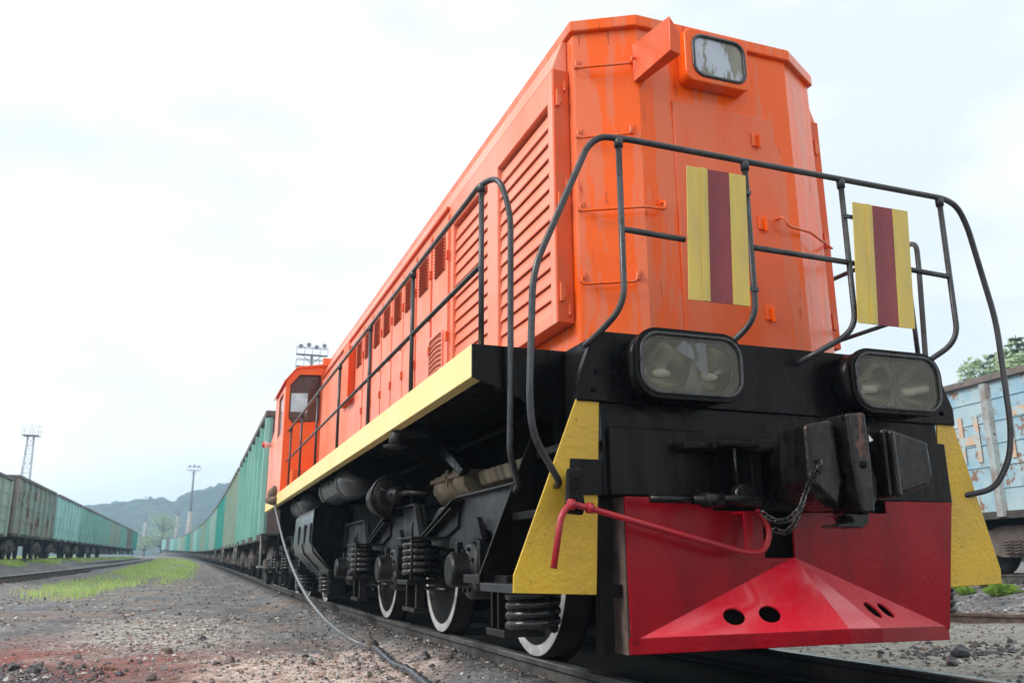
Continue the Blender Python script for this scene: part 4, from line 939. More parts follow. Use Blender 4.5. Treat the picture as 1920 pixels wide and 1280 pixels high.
# exhaust/vent elbow under the sill, pipes
b = MB(); b.tube(fillet([(-1.30, 6.0, 1.50), (-1.52, 6.0, 1.47), (-1.53, 6.0, 1.38)], .05, 5), .05, 14); b.lathe([(0, .055), (.012, .085), (.02, .085)], (-1.53, 6.0, 1.355), 'z', 18); b.build('vent_elbow', 'grey_frame', LO)
b = MB()
b.tube([(-.95, 4.4, 1.42), (-.95, 9.0, 1.42), (-.95, 12, 1.42)], .02, 8); 
for y in (4.9, 7.9, 9.3): b.tube(fillet([(-1.48, y, 1.49), (-1.48, y, 1.45), (-1.46, y - .03, 1.42)], .01, 3), .007, 6)
b.build('pipework', 'tar_black', LO)
b = MB(); b.prism([(6.7, 1.50), (6.4, 1.50), (5.75, 1.20), (5.85, 1.16)], 'x', -1.10, -1.04); b.build('frame_strut', 'black_paint', LO, bevel=.01)

# ------------------------------------------------------------------ cab
cb = empty('cab', (0, 13.9, 1.66), 0, LO); CO = (0, -13.9, -1.66)
def CB(o): o.parent = cb; o.location = CO; return o
def cabwall(y0, y1):
    b = MB()
    for sx in (-1, 1):
        out = [(sx * 1.0, 1.66), (sx * 1.57, 1.66), (sx * 1.57, 3.42), (sx * 1.40, 3.64), (sx * 1.0, 3.72)]
        O = [(1.0, 1.66), (1.57, 1.66), (1.57, 2.60), (1.57, 3.42), (1.40, 3.64), (1.0, 3.72)]
        I = [(1.03, 2.80), (1.44, 2.76), (1.49, 2.82), (1.49, 3.36), (1.36, 3.53), (1.03, 3.55)]
        b.frame([(sx * x, z) for x, z in O], [(sx * x, z) for x, z in I], 'y', y0, y1)
    b.box(-1.0, 1.0, y0 + .01, y1 - .005, 1.66, 3.85)
    return b
CB(cabwall(13.9, 13.96).build('front_wall', 'orange_cab', LO, bevel=.004))
CB(cabwall(15.45, 15.50).build('rear_wall', 'orange_cab', LO))
for sx in (-1, 1):
    b = MB(); x0, x1 = sorted((sx * 1.53, sx * 1.568))
    b.box(x0, x1, 13.96, 14.25, 2.62, 3.42); b.box(x0, x1, 14.95, 15.45, 2.62, 3.42); b.box(x0, x1, 14.25, 14.95, 3.30, 3.42); b.box(x0, x1, 13.96, 16.38, 1.66, 2.62)
    b.prism([(15.45, 2.62), (16.38, 2.62), (15.45, 2.86)], 'x', x0, x1)
    CB(b.build('side_wall', 'orange_side_glare', LO))
    b = MB(); b.box(sx * 1.545 - .004, sx * 1.545 + .004, 14.25, 14.95, 2.62, 3.30); CB(b.build('side_window', 'window_glass', LO))
    b = MB(); I = [(1.03, 2.80), (1.44, 2.76), (1.49, 2.82), (1.49, 3.36), (1.36, 3.53), (1.03, 3.55)]
    b.prism([(sx * x, z) for x, z in I], 'y', 13.925, 13.931); CB(b.build('front_window', 'window_glass', LO))
    b = MB(); pts = [(sx * x, 13.897, z) for x, z in I]; b.tube(pts, .012, 6, closed=True); CB(b.build('window_seal', 'seal_dark', LO))
b = MB(); b.add([(x, y, z) for y in (13.86, 15.60) for x, z in ((-1.61, 3.41), (-1.41, 3.665), (0, 3.90), (1.41, 3.665), (1.61, 3.41))] + [(x, y, z - .03) for y in (13.86, 15.60) for x, z in ((-1.61, 3.41), (-1.41, 3.665), (0, 3.90), (1.41, 3.665), (1.61, 3.41))],
    [(i, i + 1, i + 6, i + 5) for i in range(4)] + [(10 + i, 15 + i, 16 + i, 11 + i) for i in range(4)] + [(i, 10 + i, 11 + i, 1 + i) for i in range(4)] + [(5 + i, 6 + i, 16 + i, 15 + i) for i in range(4)] + [(0, 5, 15, 10), (4, 14, 19, 9)])
CB(b.build('cab_roof', 'orange_cab', LO))
b = MB(); b.box(-1.0, 1.0, 14.3, 15.3, 1.7, 2.5); b.box(-1.5, 1.5, 13.97, 15.44, 1.70, 1.74); CB(b.build('cab_interior', 'cab_inside', LO))
b = MB(); b.box(-1.44, -1.12, 13.5, 13.88, 1.66, 1.98); b.build('sand_box', 'orange_cab', LO, bevel=.01)
b = MB(); b.lathe([(0, .035), (-.07, .035), (-.08, .06), (-.12, .062), (-.15, .05), (-.165, .0)], (-1.57, 16.0, 2.66), 'x', 16, [1, 1, 1, 0, 0]); b.build('marker_lamp', ['marker_red', 'marker_white'], LO)
b = MB(); b.box(-.95, .95, 15.50, 16.38, 1.66, 2.60); b.build('rear_hood', 'orange_side_glare', LO)
b = MB(); b.box(-1.3, 1.3, 16.38, 16.46, .9, 1.655); b.box(-.2, .2, 16.46, 17.6, .9, 1.1); b.build('rear_buffer_beam', 'tar_black', LO)

# ------------------------------------------------------------------ gondola wagons
def gondola_proto(L=12.6, ribs=7, planks=False, paint='wagon_teal'):
    root = empty('gondola_wagon')
    hw = 1.47; z0, z1 = 1.10, 3.42
    b = MB(); t = .05
    b.box(-hw, -hw + t, -L / 2, L / 2, z0, z1); b.box(hw - t, hw, -L / 2, L / 2, z0, z1)
    b.box(-hw + t, hw - t, -L / 2 + t, L / 2 - t, z0, z0 + .08)
    bb = b
    for s_ in (-1, 1):
        b = MB(); b.box(-hw + .052, hw - .052, *sorted((s_ * (L / 2 - .05), s_ * L / 2)), z0, z1)
        for z in (1.6, 2.2, 2.8): b.box(-hw + .06, hw - .06, *sorted((s_ * L / 2, s_ * (L / 2 + .07))), z, z + .1)
        b.build('end_wall', 'wagon_rim', root)  # dark wall colour stands in for shade on the wagon ends
    b = bb
    for i in range(ribs + 1):
        y = -L / 2 + .12 + (L - .24) * i / ribs; w = .11 if i in (0, ribs) else .07
        for sx in (-1, 1): b.prism([(sx * hw, y - w - .03), (sx * hw, y + w + .03), (sx * (hw + .09), y + w), (sx * (hw + .09), y - w)], 'z', z0 - (.10 if i % 2 else .0), z1 - .02, 1)
    if planks:
        for i in range(1, 4):
            for sx in (-1, 1): b.box(*sorted((sx * hw, sx * (hw + .03))), -L / 2, L / 2, z0 + i * .58, z0 + i * .58 + .05)
    b.build('body', [paint, 'wagon_post' if paint == 'wagon_blue' else paint], root)
    b = MB(); r = .06
    for sx in (-1, 1): b.box(*sorted((sx * (hw - .06), sx * (hw + .10))), -L / 2 - .04, L / 2 + .04, z1, z1 + .12)
    for s_ in (-1, 1): b.box(-hw + .06, hw - .06, *sorted((s_ * (L / 2 - .08), s_ * (L / 2 + .04))), z1, z1 + .12)
    b.build('top_rim', 'wagon_rim', root, bevel=.01)
    b = MB(); b.box(-.3, .3, -L / 2 + .2, L / 2 - .2, .80, 1.10)
    for sx in (-1, 1): b.box(*sorted((sx * 1.38, sx * 1.50)), -L / 2, L / 2, .97, 1.10)
    for y in (-L * .34, L * .34): b.box(-1.3, 1.3, y - .2, y + .2, .88, 1.1)
    for y in (-2, 0, 2): b.prism([(y - .5, 1.0), (y + .5, 1.0), (y + .3, .72), (y - .3, .72)], 'x', -1.2, 1.2)
    for s_ in (-1, 1): b.box(-.16, .16, *sorted((s_ * L / 2, s_ * (L / 2 + .55))), .90, 1.12)
    b.build('underframe', 'wagon_under', root)
    for s_ in (-1, 1):
        b = MB(); y = s_ * L / 2 - s_ * .10
        for x in (-1.49,): b.tube([(x, y, 1.1), (x, y, .45)], .025, 6); b.box(x - .05, x + .05, y - .15, y + .15, .45, .48)
        b.build('corner_step', 'wagon_post', root)
    for s_ in (-1, 1):
        bg = empty('bogie', (0, s_ * L * (.29 if paint == 'wagon_blue' else .335), 0), 0, root)
        for sx in (-1, 1):
            b = MB(); X = sorted((sx * 1.02, sx * 1.16))
            b.prism([(-1.18, .60), (-1.05, .68), (-.42, .86), (.42, .86), (1.05, .68), (1.18, .60), (1.18, .40), (.80, .40), (.45, .30), (-.45, .30), (-.80, .40), (-1.18, .40)], 'x', *X)
            for yy in (-.925, .925): b.lathe([(sx * 1.0, .13), (sx * 1.22, .13), (sx * 1.24, .10)], (0, yy, .475), 'x', 14)
            b.build('side_frame', 'bogie_cast', bg, bevel=.01)
            s1 = MB()
            for yy in (-.2, 0, .2): coil(s1, sx * 1.20, yy, .34, .62, .075, .016, 5)
            s1.build('spring', 'bogie_cast', bg)
            for yy in (-.925, .925):
                w = MB(); w.lathe([(sx * a, r_) for a, r_ in ((-.08, .05), (-.07, .40), (-.07, .50), (-.04, .50), (-.035, .475), (.05, .475), (.055, .40), (.02, .30), (.04, .08))], (sx * .80, yy, .475), 'x', 28)
                w.build('wheel', 'wheel_dark', bg)
    return root
def recolour(w, m):
    for ch in w.children:
        if ch.name.split('.')[0] == 'body':
            for sl in ch.material_slots: sl.link = 'OBJECT'; sl.material = MATS[m]
def place(w, path, zf, yc, L=12.6):
    x = path(yc); a = atan2(path(yc + 6) - path(yc - 6), 12.0); w.location = (x, yc, zf(yc)); w.rotation_euler = (atan2(zf(yc + 6) - zf(yc - 6), 12), 0, -a)
proto = gondola_proto(10.7)
cols = ['wagon_teal', 'wagon_sage', 'wagon_turquoise', 'wagon_pale', 'wagon_teal', 'wagon_sage', 'wagon_teal', 'wagon_aqua', 'wagon_sage', 'wagon_turquoise', 'wagon_teal', 'wagon_sage', 'wagon_pale', 'wagon_teal', 'wagon_aqua', 'wagon_grey', 'wagon_aqua']
labs = ['teal ribbed gondola wagon directly behind the orange cab', 'sage green gondola wagon second behind the locomotive', 'bright turquoise gondola wagon third behind the locomotive',
        'pale green gondola wagon fourth behind the locomotive', 'green gondola wagon fifth behind the locomotive', 'dull green gondola wagon sixth behind the locomotive', 'green gondola wagon seventh behind the locomotive',
        'light aqua gondola wagon eighth behind the locomotive', 'dull green gondola wagon ninth behind the locomotive', 'turquoise gondola wagon tenth behind the locomotive on the bend', 'green gondola wagon eleventh behind the locomotive',
        'grey green gondola wagon twelfth behind the locomotive', 'pale green gondola wagon fifth from the far end of the train', 'teal gondola wagon fourth from the far end of the train', 'light green gondola wagon third from the far end of the train', 'dark grey gondola wagon second from the far end of the train', 'small light aqua gondola wagon at the far end of the train']
yy = 23.2
for i, (c_, l_) in enumerate(zip(cols, labs)):
    w = proto if i == 0 else dup_tree(proto, None, () if i < 3 else ('spring', 'corner_step') if i < 7 else ('spring', 'wheel', 'corner_step'))
    recolour(w, c_); place(w, cx, T, yy + i * 12.1); tag(w, l_, 'wagon', 'gondola wagons coupled behind the locomotive')
proto2 = gondola_proto(11.6, 7, True)
lw = [('wagon_sage', 'grey green gondola wagon cut by the left edge of the photo'), ('wagon_brown', 'brownish rusty gondola wagon in the left rake with patchy green panels'),
      ('wagon_aqua', 'light aqua gondola wagon next after the rusty brown one'), ('wagon_teal', 'smooth teal gondola wagon, fourth visible in the left rake'), ('wagon_teal', 'green gondola wagon, fifth visible in the left rake'),
      ('wagon_sage', 'pale green gondola wagon, sixth visible in the left rake'), ('wagon_teal', 'green gondola wagon, seventh visible in the left rake'), ('wagon_grey', 'dark grey gondola wagon near the far end of the left rake'), ('wagon_turquoise', 'dark green gondola wagon at the far end of the left rake')]
for i, (c_, l_) in enumerate(lw):
    w = proto2 if i == 0 else dup_tree(proto2, None, () if i < 3 else ('spring', 'corner_step') if i < 5 else ('spring', 'wheel', 'corner_step'))
    recolour(w, c_); place(w, xw, TL, 35.1 + i * 12.9); tag(w, l_, 'wagon', 'gondola wagons in the left rake')
proto2.scale = (1, 1, .93)
# right: peeling blue wagon close by
rb = gondola_proto(13.0, 5, False, 'wagon_blue')
rb.location = (12.1 + RD[0] * 4.63, 10.5 + RD[1] * 4.63, .30)
rb.rotation_euler = (0, 0, -atan2(RD[0], RD[1]))
tag(rb, 'peeling pale blue gondola wagon behind the right handrail', 'wagon')
b = MB()
for i in range(1, 6): b.box(-1.492, -1.47, -6.5, 6.5, 1.10 + i * .40, 1.118 + i * .40)
b.build('plank_strips', 'wagon_blue', rb)
def letter(b, y, z, strokes, hgt=.62, wid=.40):
    for (a0, c0, a1, c1) in strokes: b.box(-1.500, -1.4945, *sorted((y - a0 * wid, y - a1 * wid)), z + c0 * hgt, z + c1 * hgt)
b = MB(); letter(b, -3.05, 2.0, [(0, 0, .22, 1), (.78, 0, 1, 1), (.22, .38, .78, .56)], .88, .50); b.build('letter', 'peeled_letter', rb)
b = MB(); letter(b, -4.22, 2.0, [(0, 0, .22, 1), (.22, .82, .85, 1)], .88, .50); b.build('letter', 'peeled_letter', rb)
rb2 = dup_tree(rb); rb2.location = (rb.location.x + RD[0] * 14.2, rb.location.y + RD[1] * 14.2, .34); tag(rb2, 'second pale blue wagon coupled beyond the first, hidden behind the locomotive', 'wagon')

# ------------------------------------------------------------------ hose from the sill to the ground
hr = empty('air_hose', (-1.6, 14.4, 1.5)); tag(hr, 'long grey rubber hose hanging from the sill end onto the gravel', 'hose')
HP = [(-1.60, 14.45, 1.62), (-1.60, 14.3, 1.50), (-1.59, 13.6, 1.20), (-1.60, 12.6, .88), (-1.62, 11.5, .61), (-1.64, 10.4, .40), (-1.66, 9.4, .25), (-1.67, 8.6, .155), (-1.64, 7.95, .06), (-1.56, 7.55, -.02), (-1.46, 7.36, -.075), (-1.40, 7.22, -.085)]
def cat(P, n=5):
    P = [Vector(p) for p in P]; out = []
    for i in range(len(P) - 1):
        p0, p1, p2, p3 = P[max(0, i - 1)], P[i], P[i + 1], P[min(len(P) - 1, i + 2)]
        for k in range(n):
            t = k / n; out.append(.5 * ((2 * p1) + (p2 - p0) * t + (2 * p0 - 5 * p1 + 4 * p2 - p3) * t * t + (3 * p1 - p0 - 3 * p2 + p3) * t ** 3))
    return out + [P[-1]]
OFF = (1.6, -14.4, -1.5)
b = MB(); b.tube(cat(HP), .0185, 10); o = b.build('hose_pipe', 'hose_rubber', hr); o.location = OFF
b = MB(); HP2 = [(-1.40, 7.22, -.085), (-1.41, 6.95, -.085), (-1.44, 6.5, -.10), (-1.47, 6.1, -.105), (-1.47, 5.7, -.10), (-1.49, 5.3, -.11), (-1.52, 4.9, -.12), (-1.52, 4.4, -.13)]
pts = cat(HP2, 8); b.tube(pts, .024, 12, rr=[.024 + .003 * sin(i * 1.7) + .003 * (i % 5 == 0) for i in range(len(pts))]); o = b.build('hose_sleeve', 'hose_wrapped', hr); o.location = OFF
b = MB()
def lump(b, c, r, seed=0, m=0, sub=1, flat=1.0, smooth=True):
    bm = bmesh.new(); bmesh.ops.create_icosphere(bm, subdivisions=sub, radius=1)
    vs = []
    for v in bm.verts:
        d = v.co.normalized(); k = 1 + .42 * noise.noise(d * 1.6 + Vector((seed * 3.1, seed, 0)))
        vs.append((c[0] + d.x * r[0] * k, c[1] + d.y * r[1] * k, c[2] + d.z * r[2] * k * flat))
    bm.verts.index_update(); b.add(vs, [tuple(v.index for v in f.verts) for f in bm.faces], m, smooth); bm.free()
lump(b, (-1.40, 7.22, -.07), (.045, .05, .045), 3, sub=2); b.tube([(-1.40, 7.22, -.03), (-1.43, 7.26, .01), (-1.41, 7.28, .02)], .009, 6); o = b.build('tie', 'cloth_knot', hr); o.location = OFF
b = MB(); lump(b, (-1.61, 14.45, 1.66), (.10, .13, .13), 5, sub=2); lump(b, (-1.62, 14.35, 1.55), (.12, .14, .07), 8, sub=2); o = b.build('wrapping', 'cloth_knot', hr); o.location = OFF

# ------------------------------------------------------------------ stones
def rock(name, x, y, r, m, label, seed, flat=.7):
    z = ground_full(x, y); b = MB()
    bm = bmesh.new(); bmesh.ops.create_icosphere(bm, subdivisions=2, radius=1); vs = []
    for v in bm.verts:
        d = v.co.normalized(); k = 1 + .45 * noise.noise(d * 1.3 + Vector((seed * 2.7, seed, 1))) + .12 * noise.noise(d * 4 + Vector((seed, 0, 0)))
        for a in range(5):                                     # chip planes off it
            n_v = Vector((sin(seed * 9.1 + a * 2.3), cos(seed * 5.7 + a * 1.9), sin(seed * 3.3 + a * 4.1))).normalized(); dd = d.dot(n_v) * k
            if dd > .66: k *= .66 / dd
        vs.append((d.x * r * k, d.y * r * k * .8, d.z * r * k * flat))
    bm.verts.index_update(); b.add(vs, [tuple(v.index for v in f.verts) for f in bm.faces]); bm.free()
    o = b.build(name, m); o.location = (x, y, z + r * flat * .35); o.rotation_euler = (0, 0, seed); tag(o, label, 'rock', 'loose rocks on the yard ground'); return o
RK = [(-2.943, 8.08, .055, 'stone_brown', 'brown rock beside the pale gravel streak, left of the hose'), (-2.50, 7.03, .06, 'stone_brown', 'largest round brown rock left of the pale heap'),
      (-2.60, 7.0, .035, 'stone_dark', 'dark rock touching the largest round brown rock'), (-3.01, 6.15, .045, 'stone_brown', 'rounded grey brown rock at the bottom edge of the photo'),
      (-1.72, 7.35, .045, 'stone_brown', 'upright grey brown rock on top of the pale heap'), (-1.93, 7.15, .035, 'stone_dark', 'small dark rock on the pale heap left of the upright one'),
      (-2.02, 6.2, .042, 'stone_brown', 'brown rock in the middle of the pale heap'), (2.80, 5.35, .085, 'stone_dark', 'big angular coal lump on the right of the track'),
      (2.99, 5.52, .07, 'stone_dark', 'dark coal lump behind the big angular one'), (2.42, 5.08, .055, 'stone_dark', 'pointed dark coal lump in front of the big angular one'),
      (2.58, 5.95, .04, 'stone_dark', 'small dark lump nearest the plough on the right'), (-2.65, 9.4, .045, 'stone_dark', 'dark rock lying alone far beyond the pale gravel streak'),
      (-3.32, 7.13, .045, 'stone_rust', 'reddish rock in the middle of the red ore stain'), (-3.78, 7.0, .06, 'stone_dark', 'blue black coal lump at the left bottom corner'),
      (-3.95, 7.25, .06, 'stone_dark', 'flat blue black lump behind the corner coal lump'), (-3.60, 7.9, .04, 'stone_grey', 'flat grey stone left of the red ore stain'),
      (-1.25, 6.15, .05, 'stone_dark', 'black lump between hose and rail'), (-1.16, 5.9, .055, 'stone_brown', 'brown lump right of the black lump between hose and rail'),
      (4.1, 6.0, .05, 'stone_dark', 'dark stone at the right edge of the photo')]
for i, (x, y, r, m, l) in enumerate(RK): rock('rock', x, y, r, m, l, i + 1.3)
random.seed(11)
b = MB()
def pebble(x, y, z, r, m):
    a = random.random() * 6.28; q = [1 + random.uniform(-.35, .35) for _ in range(6)]; c, s_ = cos(a) * r, sin(a) * r; h_ = r * random.uniform(.45, .85)
    b.add([(x + c * q[0], y + s_ * q[0], z), (x - s_ * q[1], y + c * q[1], z + h_ * .1), (x - c * q[2], y - s_ * q[2], z), (x + s_ * q[3], y - c * q[3], z + h_ * .1), (x + r * .25 * (q[4] - 1), y, z + h_ * q[4]), (x, y, z - r * .5)],
          [(0, 1, 4), (1, 2, 4), (2, 3, 4), (3, 0, 4), (1, 0, 5), (2, 1, 5), (3, 2, 5), (0, 3, 5)], m)
def scatter(n, fx, r0, r1, w):
    for _ in range(n):
        x, y = fx(); r = r0 * (r1 / r0) ** (random.random() ** 2.2)
        if abs(abs(x - cx(y)) - .80) < .12: continue
        pebble(x, y, ground_full(x, y) + r * .15, r, random.choices(range(5), w)[0])
scatter(4300, lambda: (random.uniform(-5.2, -.95), 5.0 + 9 * random.random() ** 1.4), .005, .022, (6, .9, 3, 1.0, 4))
scatter(1500, lambda: (random.gauss(-3.0, .38), random.gauss(9.9, 1.3)), .006, .03, (3, 7, 1, 1, 1))
scatter(1800, lambda: (random.gauss(-2.0, .4), random.gauss(6.4, .6)), .004, .020, (1, 5, .6, 2, 2))
scatter(2600, lambda: (random.uniform(-1.75, -.90), 4.6 + 9 * random.random()), .006, .024, (3, .8, 3, .5, 3))
scatter(900, lambda: (random.gauss(-3.9, .3), random.gauss(6.9, .35)), .008, .035, (2, .8, 6, .2, 1))
scatter(4500, lambda: (random.uniform(1.2, 7.5), 3.5 + 6.5 * random.random()), .005, .022, (5, 5, 1.5, .8, 3))
scatter(350, lambda: (random.gauss(3.1, .5), random.gauss(5.5, .35)), .012, .045, (2, 1, 6, .2, 1))
scatter(5000, lambda: (random.uniform(6.5, 13), random.uniform(8, 16)), .015, .045, (6, 2, 4, .2, 1))
scatter(3500, lambda: (random.uniform(-9, -1), 12 + 26 * random.random() ** 1.3), .012, .045, (5, 2, 2, 1, 2))
tag(b.build('gravel', ['stone_grey', 'stone_pale', 'stone_dark', 'stone_rust', 'stone_brown'], fix=False), 'loose gravel, slag and coal crumbs over the ash', 'gravel', kind='stuff')

# ------------------------------------------------------------------ grass and weeds
random.seed(5); b = MB()
def blade(x, y, z, h_, w, sp=.5):
    a = random.random() * 6.28; l = h_ * random.uniform(.1, sp); dx, dy = cos(a), sin(a); p = random.random() * 6.28; wx, wy = cos(p) * w, sin(p) * w
    b.add([(x - wx, y - wy, z), (x + wx, y + wy, z), (x + dx * l * .4 + wx * .6, y + dy * l * .4 + wy * .6, z + h_ * .6), (x + dx * l * .4 - wx * .6, y + dy * l * .4 - wy * .6, z + h_ * .6), (x + dx * l, y + dy * l, z + h_)], [(0, 1, 2, 3), (3, 2, 4)])
def in_grass(x, y):
    n1 = noise.noise(Vector((x * .45, y * .22, 2)))
    # wedge of grass between the two tracks
    lo = -6.35 + .25 * noise.noise(Vector((y * .3, 1, 1))); hi = -4.55 if y < 25 else -4.55 + (y - 25) * .30 if y < 31 else min(cx(y) - 1.9, -2.7 + .02 * (y - 31))
    hi += .25 * noise.noise(Vector((y * .5, 3, 7)))
    if y < 18.5: return 0
    e1 = sst(-.35, .45, min(x - lo, hi - x)); e2 = sst(-1.6, 1.8, y - 19.4 - max(0, -5.1 - x) * 2.7 + 2.2 * noise.noise(Vector((x * 1.3, y * .4, 5))))
    edge = e1 * e2
    if edge <= 0: return 0
    gap = exp(-((x + 3.95 - .02 * (y - 22)) / .22) ** 2) if y < 36 else 0
    return (1 if n1 > -.20 else .10) * (1 - gap) * edge ** 1.5 * (.35 + .65 * sst(-.45, .15, noise.noise(Vector((x * 2.1, y * .9, 8)))))
n = 0
while n < 30000:
    y = 18.5 + 120 * random.random() ** 1.8; x = random.uniform(-6.8, cx(y) - 1.6)
    if random.random() > in_grass(x, y): n += 1; continue
    s_ = 1 + (y - 17) * .03; blade(x, y, ground_full(x, y) - .01, random.uniform(.07, .20) * (1 + .25 * min(2, (y - 17) / 30)), .006 * s_); n += 1
for _ in range(9000):
    y = 20 + 90 * random.random() ** 1.5; y = 34 + (y - 20) * 1.1; x = random.uniform(-10.2, -9.3)
    if noise.noise(Vector((x * .5, y * .2, 9))) > -.1: blade(x, y, ground_full(x, y) - .01, random.uniform(.08, .22), .008 * (1 + (y - 17) * .03))
for _ in range(6000):
    y = 40 + 90 * random.random(); x = random.uniform(-30, xw(y) - 1.5); blade(x, y, ground_full(x, y) - .01, random.uniform(.15, .4), .02)
tag(b.build('grass', 'grass_blade', fix=False), 'bright green grass between the two tracks', 'grass', kind='stuff')
def weed(x, y, s_, label, n=16):
    z = ground_full(x, y); b = MB(); root = empty('weed', (x, y, z)); tag(root, label, 'weed', 'weeds by the rusty rail')
    for i in range(n):
        a = random.random() * 6.28; l = s_ * random.uniform(.5, 1.1); h_ = s_ * random.uniform(.3, 1); w = l * .20
        d = Vector((cos(a), sin(a), 0)); q = Vector((-d.y, d.x, 0)); m1 = d * l * .5 + Vector((0, 0, h_ * .8)); m2 = d * l + Vector((0, 0, h_ * .6))
        b.add([(0, 0, 0), m1 + q * w, m2, m1 - q * w, m1 * .35 + q * w * .5 + Vector((0, 0, .01)), m1 * .35 - q * w * .5 + Vector((0, 0, .01))], [(0, 4, 1, 2), (0, 2, 3, 5)], 0)
    b.build('leaves', 'weed_leaf', root, fix=False)
    b = MB()
    for i in range(3): b.tube([(0, 0, 0), (random.uniform(-.02, .02), random.uniform(-.02, .02), s_ * .9)], .003, 5)
    b.build('stem', 'weed_leaf', root)
def onray(px, py, dz):   # helper used only while modelling: ground point seen in a direction from where the photographer stood
    d = M3 @ Vector(((px - 960) / 1601.76, -(py - 640) / 1601.76, -1)); t = (dz - .558) / d.z; return -2.876 + d.x * t, d.y * t
for px, py, s_, l in ((1781, 1122, .22, 'tall weed right against the plough edge'), (1812, 1124, .11, 'small weed with a single tuft, second from the plough'), (1850, 1122, .17, 'leafy weed in the middle of the row by the rail'), (1885, 1127, .16, 'spreading weed at the right end of the row'), (1868, 1127, .13, 'low weed between the leafy and the spreading one')):
    x, y = onray(px, py, -.10); weed(x, y, s_ * 1.7, l, 34)

# ------------------------------------------------------------------ trees
def tree(name, x, y, H, R, kind, label, group=None, n=2600, seed=1, zb=None):
    random.seed(seed); z0 = ground_z(x, y) - .2 if zb is None else zb; root = empty(name, (x, y, z0)); tag(root, label, 'tree', group)
    t = MB(); c = MB()
    t.tube([(0, 0, 0), (.02 * H * .3, 0, H * .35), (0, .02 * H * .2, H * .7), (0, 0, H * .97)], H * .018, 8, rr=[H * .022, H * .016, H * .009, H * .002])
    if kind == 'pine':
        lv = int(H * 2.2)
        for i in range(lv):
            f = i / lv; z = H * (.12 + .86 * f); rr_ = R * (1 - f) ** .55 * random.uniform(.75, 1.1) + .1; nb = 7
            for k_ in range(nb):
                a = random.random() * 6.28; l = rr_ * random.uniform(.6, 1.1); t.tube([(0, 0, z), (cos(a) * l, sin(a) * l, z - l * .12)], .02, 4, rr=[.03, .008])
                for _ in range(max(3, int(n / lv / nb))):
                    u = random.random() ** .7; px, py, pz = cos(a) * l * u, sin(a) * l * u, z - l * .12 * u
                    s_ = random.uniform(.22, .50) * (1.1 - .4 * f); an = a + random.uniform(-1.1, 1.1); dv = Vector((cos(an) * s_, sin(an) * s_, random.uniform(-.6, .35) * s_)); wv = Vector((-sin(an), cos(an), random.uniform(-.5, .5))) * s_ * .22
                    o = Vector((px, py, pz)); c.add([o - wv, o + wv, o + dv], [(0, 1, 2)])
    else:
        cl = [(Vector((random.gauss(0, .42) * R, random.gauss(0, .42) * R, H * random.uniform(.30, .93))), R * random.uniform(.22, .45)) for _ in range(26)]
        cl = [(p, r) for p, r in cl if hypot(p.x, p.y) < R * (1.15 - abs(p.z / H - .55) * 1.2)]
        for p, r in cl:
            t.tube([(0, 0, p.z * .55), (p.x * .5, p.y * .5, p.z * .8), tuple(p)], .05, 5, rr=[H * .01, H * .006, H * .003])
            for _ in range(n // len(cl)):
                d = Vector((random.gauss(0, 1), random.gauss(0, 1), random.gauss(0, 1))).normalized(); o = p + d * r * random.uniform(.45, 1.05); s_ = random.uniform(.012, .026) * H
                u = Vector((random.gauss(0, 1), random.gauss(0, 1), random.gauss(0, 1))).normalized(); v = u.orthogonal().normalized()
                c.add([o - u * s_, o + v * s_ * .6, o + u * s_, o - v * s_ * .6], [(0, 1, 2, 3)])
    t.build('trunk', 'bark', root); c.build('crown', {'pine': 'pine_needles', 'leafy': 'tree_leaves', 'dark': 'dark_leaves'}[kind], root, fix=False)
    return root
TG = 'trees above the blue wagon'
for nm, px, D, H, R, kd, lb, nn, sd_ in (('pine_tree', 1808, 70, 15.6, 3.2, 'pine', 'lowest, farthest conifer just above the blue wagon rim', 6000, 5),
        ('pine_tree', 1862, 62, 15.3, 3.2, 'pine', 'tall conifer crossed by the curved handrail above the blue wagon', 9000, 3),
        ('pine_tree', 1906, 58, 15.6, 3.2, 'pine', 'tallest conifer at the right edge above the blue wagon', 9000, 4),
        ('leafy_tree', 1884, 60, 15.0, 3.8, 'leafy', 'bright leafy tree between the two tall conifers above the blue wagon', 9000, 6),
        ('leafy_tree', 1838, 66, 15.4, 3.6, 'leafy', 'leafy tree left of the tall conifers above the blue wagon', 7000, 16),
        ('leafy_tree', 1935, 57, 15.2, 3.4, 'leafy', 'leafy tree cut by the right edge of the photo', 7000, 26)):
    u_ = (px - 960) / 1601.76; X_, Y_ = -2.876 + D * (.937 * u_ + .339) , D * (-.348 * u_ + .907); tree(nm, X_, Y_, H, R, kd, lb, TG, nn, sd_)
tree('leafy_tree', -9.5, 274, 12.5, 5.5, 'leafy', 'bright green tree beyond the far end of the train', None, 2600, 7)
tree('leafy_tree', -14.5, 290, 8.5, 4.5, 'leafy', 'lower green tree left of the bright tree beyond the train', None, 2000, 8)
tree('leafy_tree', 9.5, 262, 16, 5, 'dark', 'dark tree rising above the bend of the green wagons', None, 2400, 9)
tree('leafy_tree', 3.0, 300, 11, 5, 'dark', 'hazy dark tree between the lighting mast and the bend', None, 2000, 10)

